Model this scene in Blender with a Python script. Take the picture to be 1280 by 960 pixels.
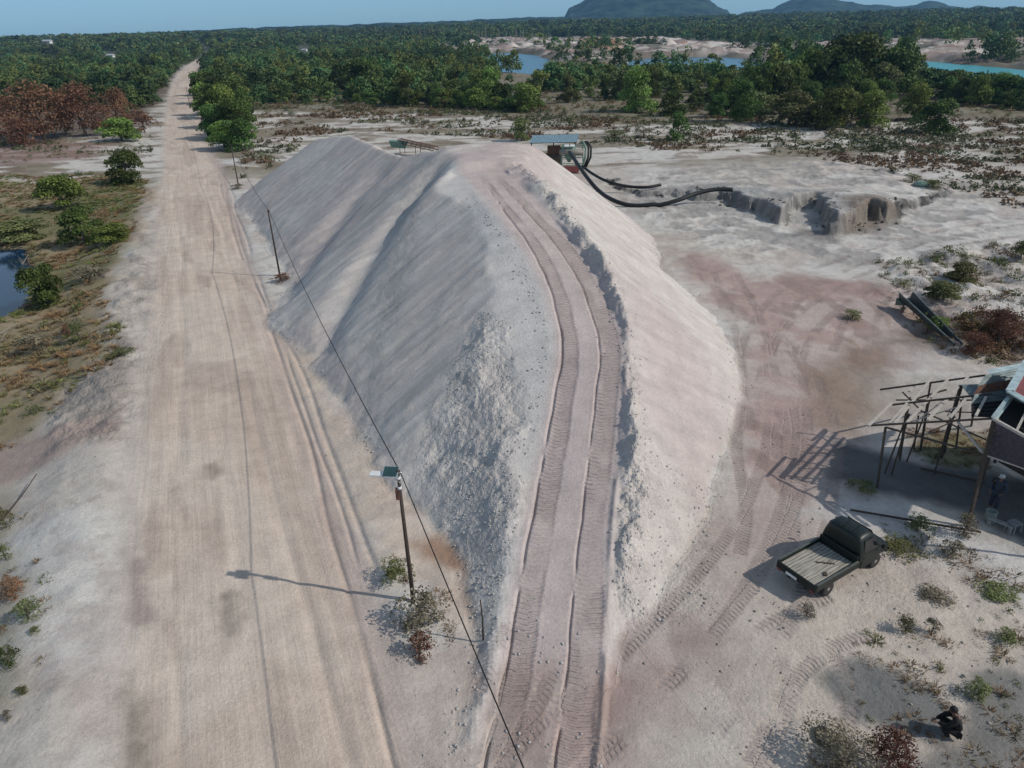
import bpy, math, random
import numpy as np
from mathutils import Vector, Matrix
random.seed(7); RNG = np.random.default_rng(11)
S = bpy.context.scene
for o in list(bpy.data.objects): bpy.data.objects.remove(o)
# ------------------------------------------------------------------ camera
FPX = 900.; CXP = 640.; CYP = 480.; HU = 24.0; K = 19.0/24.0; CAMH = HU*K
ROLL = math.atan(.028); PITCH = math.atan((480-32)/900.*math.cos(ROLL))
Fv = np.array([0, math.cos(PITCH), -math.sin(PITCH)])
r0 = np.array([1., 0, 0]); u0 = np.cross(r0, Fv)
Rv = math.cos(ROLL)*r0 - math.sin(ROLL)*u0
Uv = math.sin(ROLL)*r0 + math.cos(ROLL)*u0
cam = bpy.data.cameras.new('camera'); camo = bpy.data.objects.new('camera', cam); S.collection.objects.link(camo)
camo.matrix_world = Matrix(((Rv[0], Uv[0], -Fv[0], 0), (Rv[1], Uv[1], -Fv[1], 0), (Rv[2], Uv[2], -Fv[2], CAMH), (0, 0, 0, 1)))
cam.sensor_width = 36; cam.lens = 36*FPX/1280; cam.clip_end = 30000; cam.clip_start = .1
S.camera = camo
S.render.resolution_x = 1024; S.render.resolution_y = 768
# ------------------------------------------------------------------ light
SUN = np.array([8.4, -2.2, 7.2]); SUN /= np.linalg.norm(SUN)
SUN_EL = math.asin(SUN[2]); SUN_AZ = math.atan2(SUN[0], SUN[1])
W = bpy.data.worlds.new('World'); S.world = W; W.use_nodes = True
nt = W.node_tree; nt.nodes.clear()
sky = nt.nodes.new('ShaderNodeTexSky'); sky.sky_type = 'NISHITA'; sky.sun_disc = False
sky.sun_elevation = SUN_EL; sky.sun_rotation = SUN_AZ; sky.altitude = 50; sky.air_density = 1.0; sky.dust_density = .35; sky.ozone_density = 1.6
bg = nt.nodes.new('ShaderNodeBackground'); bg.inputs[1].default_value = .118
wo = nt.nodes.new('ShaderNodeOutputWorld')
tint = nt.nodes.new('ShaderNodeVectorMath'); tint.operation = 'MULTIPLY'; 
tcw = nt.nodes.new('ShaderNodeTexCoord'); spz = nt.nodes.new('ShaderNodeSeparateXYZ'); nt.links.new(tcw.outputs['Generated'], spz.inputs[0])
rz_ = nt.nodes.new('ShaderNodeValToRGB'); rz_.color_ramp.elements[0].position = 0.; rz_.color_ramp.elements[0].color = (.38, .68, 1.14, 1)
rz_.color_ramp.elements[1].position = .30; rz_.color_ramp.elements[1].color = (1.26, 1.05, .83, 1)
nt.links.new(spz.outputs['Z'], rz_.inputs[0]); nt.links.new(rz_.outputs[0], tint.inputs[1])
nt.links.new(sky.outputs[0], tint.inputs[0]); nt.links.new(tint.outputs[0], bg.inputs[0]); nt.links.new(bg.outputs[0], wo.inputs[0])
sl = bpy.data.lights.new('sun', 'SUN'); sl.energy = 2.55; sl.angle = math.radians(.6); sl.color = (1, .94, .86)
so = bpy.data.objects.new('sun', sl); S.collection.objects.link(so)
so.rotation_euler = Vector(tuple(-SUN)).to_track_quat('-Z', 'Y').to_euler(); so.location = (40, -20, 60)
S.view_settings.view_transform = 'Standard'; S.view_settings.look = 'None'; S.view_settings.gamma = 1
S.view_settings.exposure = .24; S.view_settings.use_curve_mapping = False
try:
    S.cycles.volume_bounces = 0; S.cycles.max_bounces = 6; S.cycles.use_denoising = True
    S.cycles.transparent_max_bounces = 8
except Exception: pass

# ------------------------------------------------------------------ point helpers
def P(x, y, z=0.):
    """photo position -> point in the place at height z (z and result before scaling are in survey units)"""
    d = Fv*FPX + Rv*(x-CXP) - Uv*(y-CYP); t = (z-HU)/d[2]
    return np.array([d[0]*t, d[1]*t, z])*K
def V(p): return Vector((float(p[0]), float(p[1]), float(p[2])))
def depth(p): return float((np.asarray(p)-np.array([0, 0, CAMH])) @ Fv)
def mpp(p): return depth(p)/FPX
C = S.collection
# ------------------------------------------------------------------ noise
def hash2(ix, iy, seed):
    h = (ix.astype(np.int64)*374761393 + iy.astype(np.int64)*668265263 + seed*974634777) & 0xffffffff
    h = ((h ^ (h >> 13))*1274126177) & 0xffffffff
    return ((h ^ (h >> 16)) & 0xffffff)/float(0xffffff)
def vnoise(x, y, seed=0):
    ix = np.floor(x); iy = np.floor(y); fx = x-ix; fy = y-iy
    ux = fx*fx*fx*(fx*(fx*6-15)+10); uy = fy*fy*fy*(fy*(fy*6-15)+10)
    a = hash2(ix, iy, seed); b = hash2(ix+1, iy, seed); c = hash2(ix, iy+1, seed); d = hash2(ix+1, iy+1, seed)
    return (a*(1-ux)+b*ux)*(1-uy)+(c*(1-ux)+d*ux)*uy
def fbm(x, y, oct=4, seed=0, gain=.5):
    s = np.zeros_like(x); a = 1.; t = 0.
    for i in range(oct):
        c, sn = math.cos(.7*i), math.sin(.7*i)
        s += a*vnoise((x*c-y*sn)*2**i+i*17.3, (x*sn+y*c)*2**i-i*9.1, seed+i); t += a; a *= gain
    return s/t
def ss(x, a, b):
    t = np.clip((x-a)/(b-a), 0, 1); return t*t*(3-2*t)
def seg_dist(X, Y, A, B):
    dx, dy = B[0]-A[0], B[1]-A[1]; L = dx*dx+dy*dy+1e-9
    t = np.clip(((X-A[0])*dx+(Y-A[1])*dy)/L, 0, 1)
    return np.hypot(X-A[0]-t*dx, Y-A[1]-t*dy), t
def poly_sd(X, Y, pts):
    """signed distance, positive inside"""
    d = np.full(X.shape, 1e9); ins = np.zeros(X.shape, bool); n = len(pts)
    for i in range(n):
        A, B = pts[i], pts[(i+1) % n]
        dd, _ = seg_dist(X, Y, A, B); d = np.minimum(d, dd)
        c = (A[1] > Y) != (B[1] > Y)
        with np.errstate(divide='ignore', invalid='ignore'):
            xx = A[0]+(Y-A[1])*(B[0]-A[0])/((B[1]-A[1]) if abs(B[1]-A[1]) > 1e-9 else 1e-9)
        ins ^= c & (X < xx)
    return np.where(ins, d, -d)
def region(X, Y, px, soft, warp=0., wscale=1., z=0., seed=50):
    """soft mask of a region given by outline points; soft in metres"""
    pts = [P(a, b, z)[:2] for a, b in px]
    pa = np.array(pts); m = soft+warp+.5
    out = np.zeros(X.shape)
    sel = (X > pa[:, 0].min()-m) & (X < pa[:, 0].max()+m) & (Y > pa[:, 1].min()-m) & (Y < pa[:, 1].max()+m)
    if not sel.any(): return out
    x, y = X[sel], Y[sel]
    sd = poly_sd(x, y, pts)
    if warp: sd = sd+(fbm(x/wscale, y/wscale, 4, seed)-.5)*2*warp
    out[sel] = ss(sd, -soft, soft); return out
def path_uv(X, Y, pts, maxd, clip_ends=False):
    """nearest distance (signed) and arc length along a path"""
    pts = [np.asarray(p)[:2] for p in pts]; D = np.full(X.shape, 1e9); U = np.zeros(X.shape); Sg = np.ones(X.shape); acc = 0.
    pa = np.array(pts); sel = (X > pa[:, 0].min()-maxd) & (X < pa[:, 0].max()+maxd) & (Y > pa[:, 1].min()-maxd) & (Y < pa[:, 1].max()+maxd)
    if not sel.any(): return D, U
    x, y = X[sel], Y[sel]; d = D[sel]; u = U[sel]; s = Sg[sel]
    for A, B in zip(pts[:-1], pts[1:]):
        dd, t = seg_dist(x, y, A, B); L = np.hypot(*(B-A)); b = dd < d
        sg = np.sign((B[0]-A[0])*(y-A[1])-(B[1]-A[1])*(x-A[0]))
        d = np.where(b, dd, d); u = np.where(b, acc+t*L, u); s = np.where(b, sg, s); acc += L
    d = np.where((u <= 1e-6) | (u >= acc-1e-6), 1e9, d) if clip_ends else d
    D[sel] = d*s; U[sel] = u; return D, U
def smooth_path(pts, n=12):
    pts = [np.asarray(p, float) for p in pts]; out = []
    for i in range(len(pts)-1):
        p0 = pts[max(i-1, 0)]; p1 = pts[i]; p2 = pts[i+1]; p3 = pts[min(i+2, len(pts)-1)]
        for k in range(n):
            t = k/n
            out.append(.5*((2*p1)+(-p0+p2)*t+(2*p0-5*p1+4*p2-p3)*t*t+(-p0+3*p1-3*p2+p3)*t**3))
    out.append(pts[-1]); return out

# ------------------------------------------------------------------ materials
def newmat(name):
    m = bpy.data.materials.new(name); m.use_nodes = True; return m, m.node_tree, m.node_tree.nodes['Principled BSDF']
def N(nt, t, **kw):
    n = nt.nodes.new(t)
    for k, v in kw.items(): setattr(n, k, v)
    return n
def simple(name, col, rough=.6, metal=0., var=.25, scale=6., bump=.02, rust=None, spec=.4):
    m, nt, b = newmat(name); b.inputs['Roughness'].default_value = rough; b.inputs['Metallic'].default_value = metal
    b.inputs['Specular IOR Level'].default_value = spec
    tc = N(nt, 'ShaderNodeTexCoord'); nz = N(nt, 'ShaderNodeTexNoise'); nz.inputs['Scale'].default_value = scale; nz.inputs['Detail'].default_value = 6
    nt.links.new(tc.outputs['Object'], nz.inputs['Vector'])
    r = N(nt, 'ShaderNodeValToRGB'); c = np.array(col)
    c2 = np.array(rust) if rust else c*(1+var)
    r.color_ramp.elements[0].color = (*(c*(1-var)), 1); r.color_ramp.elements[0].position = .3
    r.color_ramp.elements[1].color = (*c2, 1); r.color_ramp.elements[1].position = .72
    nt.links.new(nz.outputs[0], r.inputs[0]); nt.links.new(r.outputs[0], b.inputs['Base Color'])
    if bump:
        bp = N(nt, 'ShaderNodeBump'); bp.inputs['Distance'].default_value = bump; bp.inputs['Strength'].default_value = .6
        nt.links.new(nz.outputs[0], bp.inputs['Height']); nt.links.new(bp.outputs[0], b.inputs['Normal'])
    return m
def sand_material():
    m, nt, b = newmat('sandy_soil'); L = nt.links.new
    b.inputs['Roughness'].default_value = .95; b.inputs['Specular IOR Level'].default_value = .12
    geo = N(nt, 'ShaderNodeNewGeometry')
    col = N(nt, 'ShaderNodeAttribute', attribute_name='Col')
    trk = N(nt, 'ShaderNodeAttribute', attribute_name='trk'); aux = N(nt, 'ShaderNodeAttribute', attribute_name='aux')
    sx = N(nt, 'ShaderNodeSeparateXYZ'); L(trk.outputs['Vector'], sx.inputs[0])
    ax = N(nt, 'ShaderNodeSeparateXYZ'); L(aux.outputs['Vector'], ax.inputs[0])
    def math_(op, a, b_=None, c=None):
        n = N(nt, 'ShaderNodeMath', operation=op)
        for i, v in enumerate((a, b_, c)):
            if v is None: continue
            if isinstance(v, (int, float)): n.inputs[i].default_value = v
            else: L(v, n.inputs[i])
        return n.outputs[0]
    def noise(scale, detail=5, rough=.55, vec=None, dist=0.):
        n = N(nt, 'ShaderNodeTexNoise'); n.inputs['Scale'].default_value = scale; n.inputs['Detail'].default_value = detail
        n.inputs['Roughness'].default_value = rough; n.inputs['Distortion'].default_value = dist
        L(vec or geo.outputs['Position'], n.inputs['Vector']); return n.outputs[0]
    n1 = noise(.9, 8, .65); n2 = noise(7., 6, .6); n3 = noise(17., 4, .7)
    # streaks dragged along the road's direction
    mp = N(nt, 'ShaderNodeMapping'); mp.vector_type = 'TEXTURE'; mp.inputs['Rotation'].default_value = (0, 0, math.atan2(1, -.41)); mp.inputs['Scale'].default_value = (9., .42, 1.)
    L(geo.outputs['Position'], mp.inputs['Vector']); n4 = noise(1., 6, .62, mp.outputs[0])
    mq = N(nt, 'ShaderNodeMapping'); mq.vector_type = 'TEXTURE'; mq.inputs['Rotation'].default_value = (0, 0, math.atan2(-.38, -.92)); mq.inputs['Scale'].default_value = (6., .6, 6.)
    L(geo.outputs['Position'], mq.inputs['Vector']); n5 = noise(1., 5, .6, mq.outputs[0])
    # fine ripples of stones in rubble
    vor = N(nt, 'ShaderNodeTexVoronoi'); vor.inputs['Scale'].default_value = 5.5; L(geo.outputs['Position'], vor.inputs['Vector'])
    vor2 = N(nt, 'ShaderNodeTexVoronoi'); vor2.inputs['Scale'].default_value = 13.; L(geo.outputs['Position'], vor2.inputs['Vector'])
    # tread bars: chevrons across each wheel band
    absv = math_('ABSOLUTE', sx.outputs['Y'])
    ph = math_('ADD', math_('MULTIPLY', sx.outputs['X'], 1/.20), math_('MULTIPLY', absv, .45))
    ph = math_('ADD', ph, math_('MULTIPLY', n1, 1.6))
    tri = math_('PINGPONG', ph, .5); bar = N(nt, 'ShaderNodeMapRange'); L(tri, bar.inputs[0]); bar.inputs[1].default_value = .12; bar.inputs[2].default_value = .36
    bar.interpolation_type = 'SMOOTHSTEP'
    tread = math_('MULTIPLY', bar.outputs[0], sx.outputs['Z'])
    # colour
    f = math_('ADD', math_('MULTIPLY', n1, .62), math_('MULTIPLY', n2, .38))
    f = math_('ADD', f, math_('MULTIPLY', math_('SUBTRACT', n3, .5), .62))
    mr = N(nt, 'ShaderNodeMapRange'); L(f, mr.inputs[0]); mr.inputs[1].default_value = .3; mr.inputs[2].default_value = .7; mr.inputs[3].default_value = .76; mr.inputs[4].default_value = 1.16
    st = N(nt, 'ShaderNodeMapRange'); L(n4, st.inputs[0]); st.inputs[1].default_value = .3; st.inputs[2].default_value = .7; st.inputs[3].default_value = -.09; st.inputs[4].default_value = .08
    s5 = N(nt, 'ShaderNodeMapRange'); L(n5, s5.inputs[0]); s5.inputs[1].default_value = .3; s5.inputs[2].default_value = .7; s5.inputs[3].default_value = -.08; s5.inputs[4].default_value = .07
    v = math_('ADD', mr.outputs[0], math_('MULTIPLY', st.outputs[0], ax.outputs['Y']))
    v = math_('ADD', v, math_('MULTIPLY', s5.outputs[0], ax.outputs['Z']))
    v = math_('SUBTRACT', v, math_('MULTIPLY', tread, .05))
    mul = N(nt, 'ShaderNodeVectorMath', operation='SCALE'); L(col.outputs['Color'], mul.inputs[0]); L(v, mul.inputs['Scale'])
    L(mul.outputs[0], b.inputs['Base Color'])
    # relief
    h = math_('ADD', math_('MULTIPLY', n2, .035), math_('MULTIPLY', n3, .022))
    h = math_('ADD', h, math_('MULTIPLY', math_('MULTIPLY', math_('SUBTRACT', 1., vor.outputs['Distance']), ax.outputs['X']), .10))
    h = math_('ADD', h, math_('MULTIPLY', math_('MULTIPLY', math_('SUBTRACT', 1., vor2.outputs['Distance']), ax.outputs['X']), .05))
    h = math_('ADD', h, math_('MULTIPLY', math_('MULTIPLY', n4, ax.outputs['Y']), .07))
    h = math_('ADD', h, math_('MULTIPLY', math_('MULTIPLY', n5, ax.outputs['Z']), .06))
    h = math_('ADD', h, math_('MULTIPLY', tread, -.045))
    bp = N(nt, 'ShaderNodeBump'); bp.inputs['Distance'].default_value = 1.; bp.inputs['Strength'].default_value = .8
    L(h, bp.inputs['Height']); L(bp.outputs[0], b.inputs['Normal'])
    return m
def leaf_material(name, col, var=.5, trans=.22, h0=.455, h1=.515):
    m, nt, b = newmat(name); L = nt.links.new
    b.inputs['Roughness'].default_value = .62; b.inputs['Specular IOR Level'].default_value = .2
    at = N(nt, 'ShaderNodeAttribute', attribute_name='Col'); oi = N(nt, 'ShaderNodeObjectInfo')
    hs = N(nt, 'ShaderNodeHueSaturation'); hs.inputs['Color'].default_value = (*col, 1)
    mr = N(nt, 'ShaderNodeMapRange'); L(oi.outputs['Random'], mr.inputs[0]); mr.inputs[3].default_value = h0; mr.inputs[4].default_value = h1
    mv = N(nt, 'ShaderNodeMath', operation='MULTIPLY_ADD'); L(oi.outputs['Random'], mv.inputs[0]); mv.inputs[1].default_value = var*1.5; mv.inputs[2].default_value = 1-var*.65
    L(mr.outputs[0], hs.inputs['Hue']); L(mv.outputs[0], hs.inputs['Value'])
    mx = N(nt, 'ShaderNodeVectorMath', operation='MULTIPLY'); L(hs.outputs[0], mx.inputs[0]); L(at.outputs['Color'], mx.inputs[1])
    L(mx.outputs[0], b.inputs['Base Color'])
    tr = N(nt, 'ShaderNodeBsdfTranslucent'); L(mx.outputs[0], tr.inputs[0]); ms = N(nt, 'ShaderNodeMixShader'); ms.inputs[0].default_value = trans
    out = nt.nodes['Material Output']; L(b.outputs[0], ms.inputs[1]); L(tr.outputs[0], ms.inputs[2]); L(ms.outputs[0], out.inputs['Surface'])
    return m
def water_material(name, col, rough=.06, bump=.02):
    m, nt, b = newmat(name); b.inputs['Base Color'].default_value = (*col, 1); b.inputs['Roughness'].default_value = rough
    b.inputs['IOR'].default_value = 1.33
    g = N(nt, 'ShaderNodeNewGeometry'); nz = N(nt, 'ShaderNodeTexNoise'); nz.inputs['Scale'].default_value = 1.8; nz.inputs['Detail'].default_value = 4
    nt.links.new(g.outputs['Position'], nz.inputs['Vector'])
    bp = N(nt, 'ShaderNodeBump'); bp.inputs['Distance'].default_value = bump; nt.links.new(nz.outputs[0], bp.inputs['Height']); nt.links.new(bp.outputs[0], b.inputs['Normal'])
    return m
M = dict(sand=sand_material(),
  leaf_dark=leaf_material('leaf_dark', (.072, .122, .030)), leaf_light=leaf_material('leaf_light', (.135, .195, .045)),
  leaf_olive=leaf_material('leaf_olive', (.135, .155, .06)), leaf_brown=leaf_material('leaf_brown', (.18, .082, .056), h0=.495, h1=.53),
  leaf_dry=leaf_material('leaf_dry', (.20, .175, .12), h0=.49, h1=.52), leaf_far=leaf_material('leaf_far', (.070, .108, .036), trans=.1),
  grass=leaf_material('grass_blades', (.185, .165, .085), trans=.1), scrub=leaf_material('scrub_leaves', (.105, .095, .058), trans=.1),
  bark=simple('bark', (.16, .13, .10), .9, scale=12), dead=simple('dead_wood', (.30, .26, .21), .9, scale=15),
  wood_dark=simple('weathered_wood', (.065, .05, .04), .85, scale=14), wood_pale=simple('bare_timber', (.46, .42, .37), .85, scale=14),
  pole2=simple('grey_plastic', (.22, .24, .25), .6), pole=simple('creosoted_pole', (.055, .04, .032), .8, scale=10), rusty=simple('rusty_steel', (.09, .06, .05), .75, .3, rust=(.22, .10, .06), scale=5),
  green_paint=simple('faded_green_paint', (.13, .24, .19), .6, scale=4, rust=(.24, .34, .27)), red_paint=simple('worn_red_paint', (.22, .06, .055), .6, scale=4),
  tin_blue=simple('blue_tin', (.20, .30, .34), .45, .2, scale=3), tin_teal=simple('weathered_tin', (.10, .14, .15), .6, .3, scale=2.2, rust=(.2, .25, .25)),
  tin_pale=simple('pale_tin', (.42, .52, .52), .5, .2, scale=3), rubber=simple('black_rubber', (.014, .015, .015), .6, scale=10),
  white=simple('white_paint', (.72, .73, .72), .55, scale=5, var=.12), black=simple('black_plastic', (.02, .02, .022), .5),
  truck=simple('dark_green_paint', (.0045, .010, .008), .45, .0, scale=3, var=.3, bump=0, spec=.5), canvas=simple('black_tarpaulin', (.012, .014, .018), .65, scale=9, bump=.02),
  glass=simple('dark_glass', (.01, .013, .015), .08, 0, bump=0, spec=.8), tyre=simple('tyre_rubber', (.035, .032, .03), .85, scale=20),
  rim=simple('dusty_rim', (.33, .31, .29), .5, .4), skin=simple('skin', (.17, .09, .06), .6, bump=0), cloth_black=simple('black_cloth', (.010, .009, .009), .9),
  cloth_blue=simple('dark_blue_cloth', (.035, .045, .065), .9), cable=simple('cable_jacket', (.012, .011, .010), .6), hair=simple('black_hair', (.008, .007, .006), .7),
  pv=simple('solar_cells', (.03, .07, .07), .2, 0, scale=2, bump=0, spec=.8), pvframe=simple('aluminium', (.6, .63, .64), .35, .6, bump=0),
  hill=None)

# ------------------------------------------------------------------ object helpers
def tag(o, label=None, cat=None, group=None, kind=None):
    if label: o['label'] = label
    if cat: o['category'] = cat
    if group: o['group'] = group
    if kind: o['kind'] = kind
    return o
def empty(name, loc=(0, 0, 0), rz=0.):
    o = bpy.data.objects.new(name, None); C.objects.link(o); o.location = V(loc); o.rotation_euler = (0, 0, rz); o.empty_display_size = .5; return o
def big_mesh(name, verts, quads, mat, attrs=None, smooth=True, parent=None, tris=False):
    me = bpy.data.meshes.new(name); k = 3 if tris else 4
    me.vertices.add(len(verts)); me.vertices.foreach_set('co', np.ascontiguousarray(verts, np.float32).ravel())
    me.loops.add(len(quads)*k); me.loops.foreach_set('vertex_index', np.ascontiguousarray(quads, np.int32).ravel())
    me.polygons.add(len(quads)); me.polygons.foreach_set('loop_start', np.arange(0, len(quads)*k, k, dtype=np.int32))
    me.polygons.foreach_set('loop_total', np.full(len(quads), k, np.int32))
    if smooth: me.polygons.foreach_set('use_smooth', np.ones(len(quads), bool))
    me.update(calc_edges=True)
    for n, (t, a) in (attrs or {}).items():
        at = me.attributes.new(n, t, 'POINT')
        if t == 'FLOAT_COLOR':
            c = np.ones((len(a), 4), np.float32); c[:, :3] = a; at.data.foreach_set('color', c.ravel())
        else: at.data.foreach_set('vector', np.ascontiguousarray(a, np.float32).ravel())
    me.materials.append(mat)
    o = bpy.data.objects.new(name, me); C.objects.link(o)
    if parent: o.parent = parent
    return o
class MB:
    def __init__(s): s.v = []; s.f = []
    def add(s, vs, fs):
        n = len(s.v); s.v += [tuple(map(float, v)) for v in vs]; s.f += [tuple(n+i for i in f) for f in fs]
    def hexa(s, p8):   # bottom 4 ccw, top 4 ccw
        s.add(p8, [(3, 2, 1, 0), (4, 5, 6, 7), (0, 1, 5, 4), (1, 2, 6, 5), (2, 3, 7, 6), (3, 0, 4, 7)])
    def box(s, x0, y0, z0, x1, y1, z1):
        s.hexa([(x0, y0, z0), (x1, y0, z0), (x1, y1, z0), (x0, y1, z0), (x0, y0, z1), (x1, y0, z1), (x1, y1, z1), (x0, y1, z1)])
    def bar(s, a, b, w, h=None):
        a = V(a); b = V(b); h = h or w; d = (b-a).normalized(); up = Vector((0, 0, 1)) if abs(d.z) < .95 else Vector((1, 0, 0))
        sd = d.cross(up).normalized()*w/2; u = sd.cross(d).normalized()*h/2
        s.hexa([a-sd-u, a+sd-u, b+sd-u, b-sd-u, a-sd+u, a+sd+u, b+sd+u, b-sd+u])
    def sweep(s, pts, r, n=8, caps=True):
        pts = [V(p) for p in pts]; rr = r if hasattr(r, '__len__') else [r]*len(pts); rings = []; up = None
        for i, p in enumerate(pts):
            d = (pts[min(i+1, len(pts)-1)]-pts[max(i-1, 0)]).normalized()
            if up is None: up = Vector((0, 0, 1)) if abs(d.z) < .9 else Vector((1, 0, 0))
            sd = d.cross(up).normalized(); up = sd.cross(d).normalized()
            rings.append([p+(sd*math.cos(2*math.pi*k/n)+up*math.sin(2*math.pi*k/n))*rr[i] for k in range(n)])
        vs = [q for r_ in rings for q in r_]; fs = []
        for i in range(len(pts)-1):
            for k in range(n): fs.append((i*n+k, i*n+(k+1) % n, (i+1)*n+(k+1) % n, (i+1)*n+k))
        if caps: fs.append(tuple(range(n))[::-1]); fs.append(tuple((len(pts)-1)*n+k for k in range(n)))
        s.add(vs, fs)
    def prism(s, prof, y0, y1, axis='y'):   # prof in (x,z)
        n = len(prof)
        f = (lambda a, b, t: (a, t, b)) if axis == 'y' else (lambda a, b, t: (t, a, b))
        vs = [f(a, b, y0) for a, b in prof]+[f(a, b, y1) for a, b in prof]
        s.add(vs, [tuple(range(n)), tuple(range(2*n-1, n-1, -1))]+[(i, i+n, (i+1) % n+n, (i+1) % n) for i in range(n)])
    def lathe(s, prof, c=(0, 0, 0), n=20, axis='z'):
        vs = []
        for r, z in prof:
            for k in range(n):
                a = 2*math.pi*k/n
                q = (r*math.cos(a), r*math.sin(a), z) if axis == 'z' else (r*math.cos(a), z, r*math.sin(a))
                vs.append((q[0]+c[0], q[1]+c[1], q[2]+c[2]))
        fs = [(i*n+k, i*n+(k+1) % n, (i+1)*n+(k+1) % n, (i+1)*n+k) for i in range(len(prof)-1) for k in range(n)]
        fs += [tuple(range(n))[::-1], tuple((len(prof)-1)*n+k for k in range(n))]
        s.add(vs, fs)
    def build(s, name, mat, parent=None, smooth=False, bevel=0.):
        me = bpy.data.meshes.new(name); me.from_pydata(s.v, [], s.f); me.materials.append(mat)
        import bmesh
        bm = bmesh.new(); bm.from_mesh(me); bmesh.ops.recalc_face_normals(bm, faces=bm.faces[:]); bm.to_mesh(me); bm.free()
        if smooth: me.polygons.foreach_set('use_smooth', [True]*len(me.polygons))
        o = bpy.data.objects.new(name, me); C.objects.link(o)
        if parent: o.parent = parent
        if bevel:
            b = o.modifiers.new('bevel', 'BEVEL'); b.width = bevel; b.segments = 2; b.limit_method = 'ANGLE'
        return o
def skin(name, verts, edges, radii, mat, parent=None, root=0, levels=2):
    me = bpy.data.meshes.new(name); me.from_pydata([tuple(v) for v in verts], edges, []); me.materials.append(mat)
    o = bpy.data.objects.new(name, me); C.objects.link(o)
    if parent: o.parent = parent
    sk = o.modifiers.new('skin', 'SKIN'); sk.use_smooth_shade = True
    if not me.skin_vertices: 
        me.skin_vertices.new() if hasattr(me.skin_vertices, 'new') else None
    for i, r in enumerate(radii):
        r = r if hasattr(r, '__len__') else (r, r)
        me.skin_vertices[0].data[i].radius = r; me.skin_vertices[0].data[i].use_root = (i == root)
    sb = o.modifiers.new('sub', 'SUBSURF'); sb.levels = levels; sb.render_levels = levels
    return o

# ================================================================== TERRAIN
# --- the stockpile: its crest lines, in plan, then sand let fall at its angle of repose
def Q(x, y, z): return P(x, y, z)
crestL = smooth_path([Q(560, 218, 11.2), Q(545, 240, 10.3), Q(582, 258, 10.0), Q(605, 300, 8.9), Q(615, 345, 7.6), Q(615, 400, 6.1), Q(600, 457, 4.8), Q(625, 510, 3.9), Q(640, 570, 2.8), Q(640, 640, 1.7), Q(632, 720, .7), Q(628, 780, .1)], 8)
rampC = smooth_path([Q(590, 200, 11.4), Q(635, 246, 10.6), Q(662, 277, 9.8), Q(703, 332, 8.2), Q(732, 400, 6.5), Q(737, 450, 5.5), Q(724, 560, 3.2), Q(710, 650, 1.8), Q(700, 740, .8), Q(690, 830, .1), Q(680, 900, -.1), Q(662, 990, -.1), Q(635, 1100, -.1)], 8)
berm = smooth_path([Q(650, 205, 11.5), Q(685, 235, 11.2), Q(720, 280, 9.9), Q(750, 320, 8.9), Q(770, 370, 7.6), Q(778, 420, 6.5), Q(787, 470, 5.3), Q(795, 540, 3.9), Q(793, 600, 2.9), Q(788, 660, 1.9), Q(784, 715, 1.2), Q(790, 755, .5)], 8)
backR = smooth_path([Q(392, 178, 7.9), Q(402, 173, 8.9), Q(435, 170, 10.0), Q(465, 182, 10.1), Q(500, 194, 10.3), Q(535, 190, 11.1), Q(560, 184, 11.8), Q(610, 178, 12.2), Q(640, 178, 12.2), Q(668, 183, 11.5)], 8)
G0X, G0Y, G1X, G1Y, GR = -50., 8., 30., 118., .16
gx = np.arange(G0X, G1X, GR); gy = np.arange(G0Y, G1Y, GR); GX, GY = np.meshgrid(gx, gy); GH = np.full(GX.shape, -50.)
def splat(pts):
    pts = np.asarray(pts); ix = np.clip(((pts[:, 0]-G0X)/GR).round().astype(int), 0, len(gx)-1); iy = np.clip(((pts[:, 1]-G0Y)/GR).round().astype(int), 0, len(gy)-1)
    np.maximum.at(GH, (iy, ix), pts[:, 2])
def resample(path, n):
    p = np.asarray(path); d = np.r_[0, np.cumsum(np.linalg.norm(np.diff(p, axis=0), axis=1))]; t = np.linspace(0, d[-1], n)
    return np.stack([np.interp(t, d, p[:, i]) for i in range(3)], 1)
def strip(A, B, n=700, m=120, sag=0.):
    a = resample(A, n); b = resample(B, n)
    for v in np.linspace(0, 1, m): 
        q = a*(1-v)+b*v; q[:, 2] -= sag*math.sin(math.pi*v); splat(q)
RC = resample(rampC, 400); RCfull = RC; tan = np.gradient(RC[:, :2], axis=0); tan /= np.linalg.norm(tan, axis=1)[:, None]
lat = np.stack([tan[:, 1], -tan[:, 0]], 1)          # to the west? sign resolved below
if lat[200, 0] > 0: lat = -lat                      # lat points to the left (west)
rl = RC.copy(); rl[:, :2] += lat*1.75; rr = RC.copy(); rr[:, :2] -= lat*1.75
strip(rl, rr, 900, 40); crestL = [p+np.array([0, 0, .12]) for p in crestL]; strip(crestL, rl, 900, 70, .0)
SHG = (GH > -49).astype(float)
splat(resample(berm, 1500)); splat(resample(backR, 1800)); 
strip(backR[40:], [Q(560, 205, 11.6), Q(575, 203, 11.9), Q(610, 200, 11.9), Q(650, 205, 11.5)], 300, 120)
strip(berm[:9], RC[:70], 200, 60, .2)
offs = [(dx, dy) for dx in range(-3, 4) for dy in range(-3, 4) if math.gcd(abs(dx), abs(dy)) == 1]
STEEP = (.20*(1-ss(gy, 28, 44)))[:, None]
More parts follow.
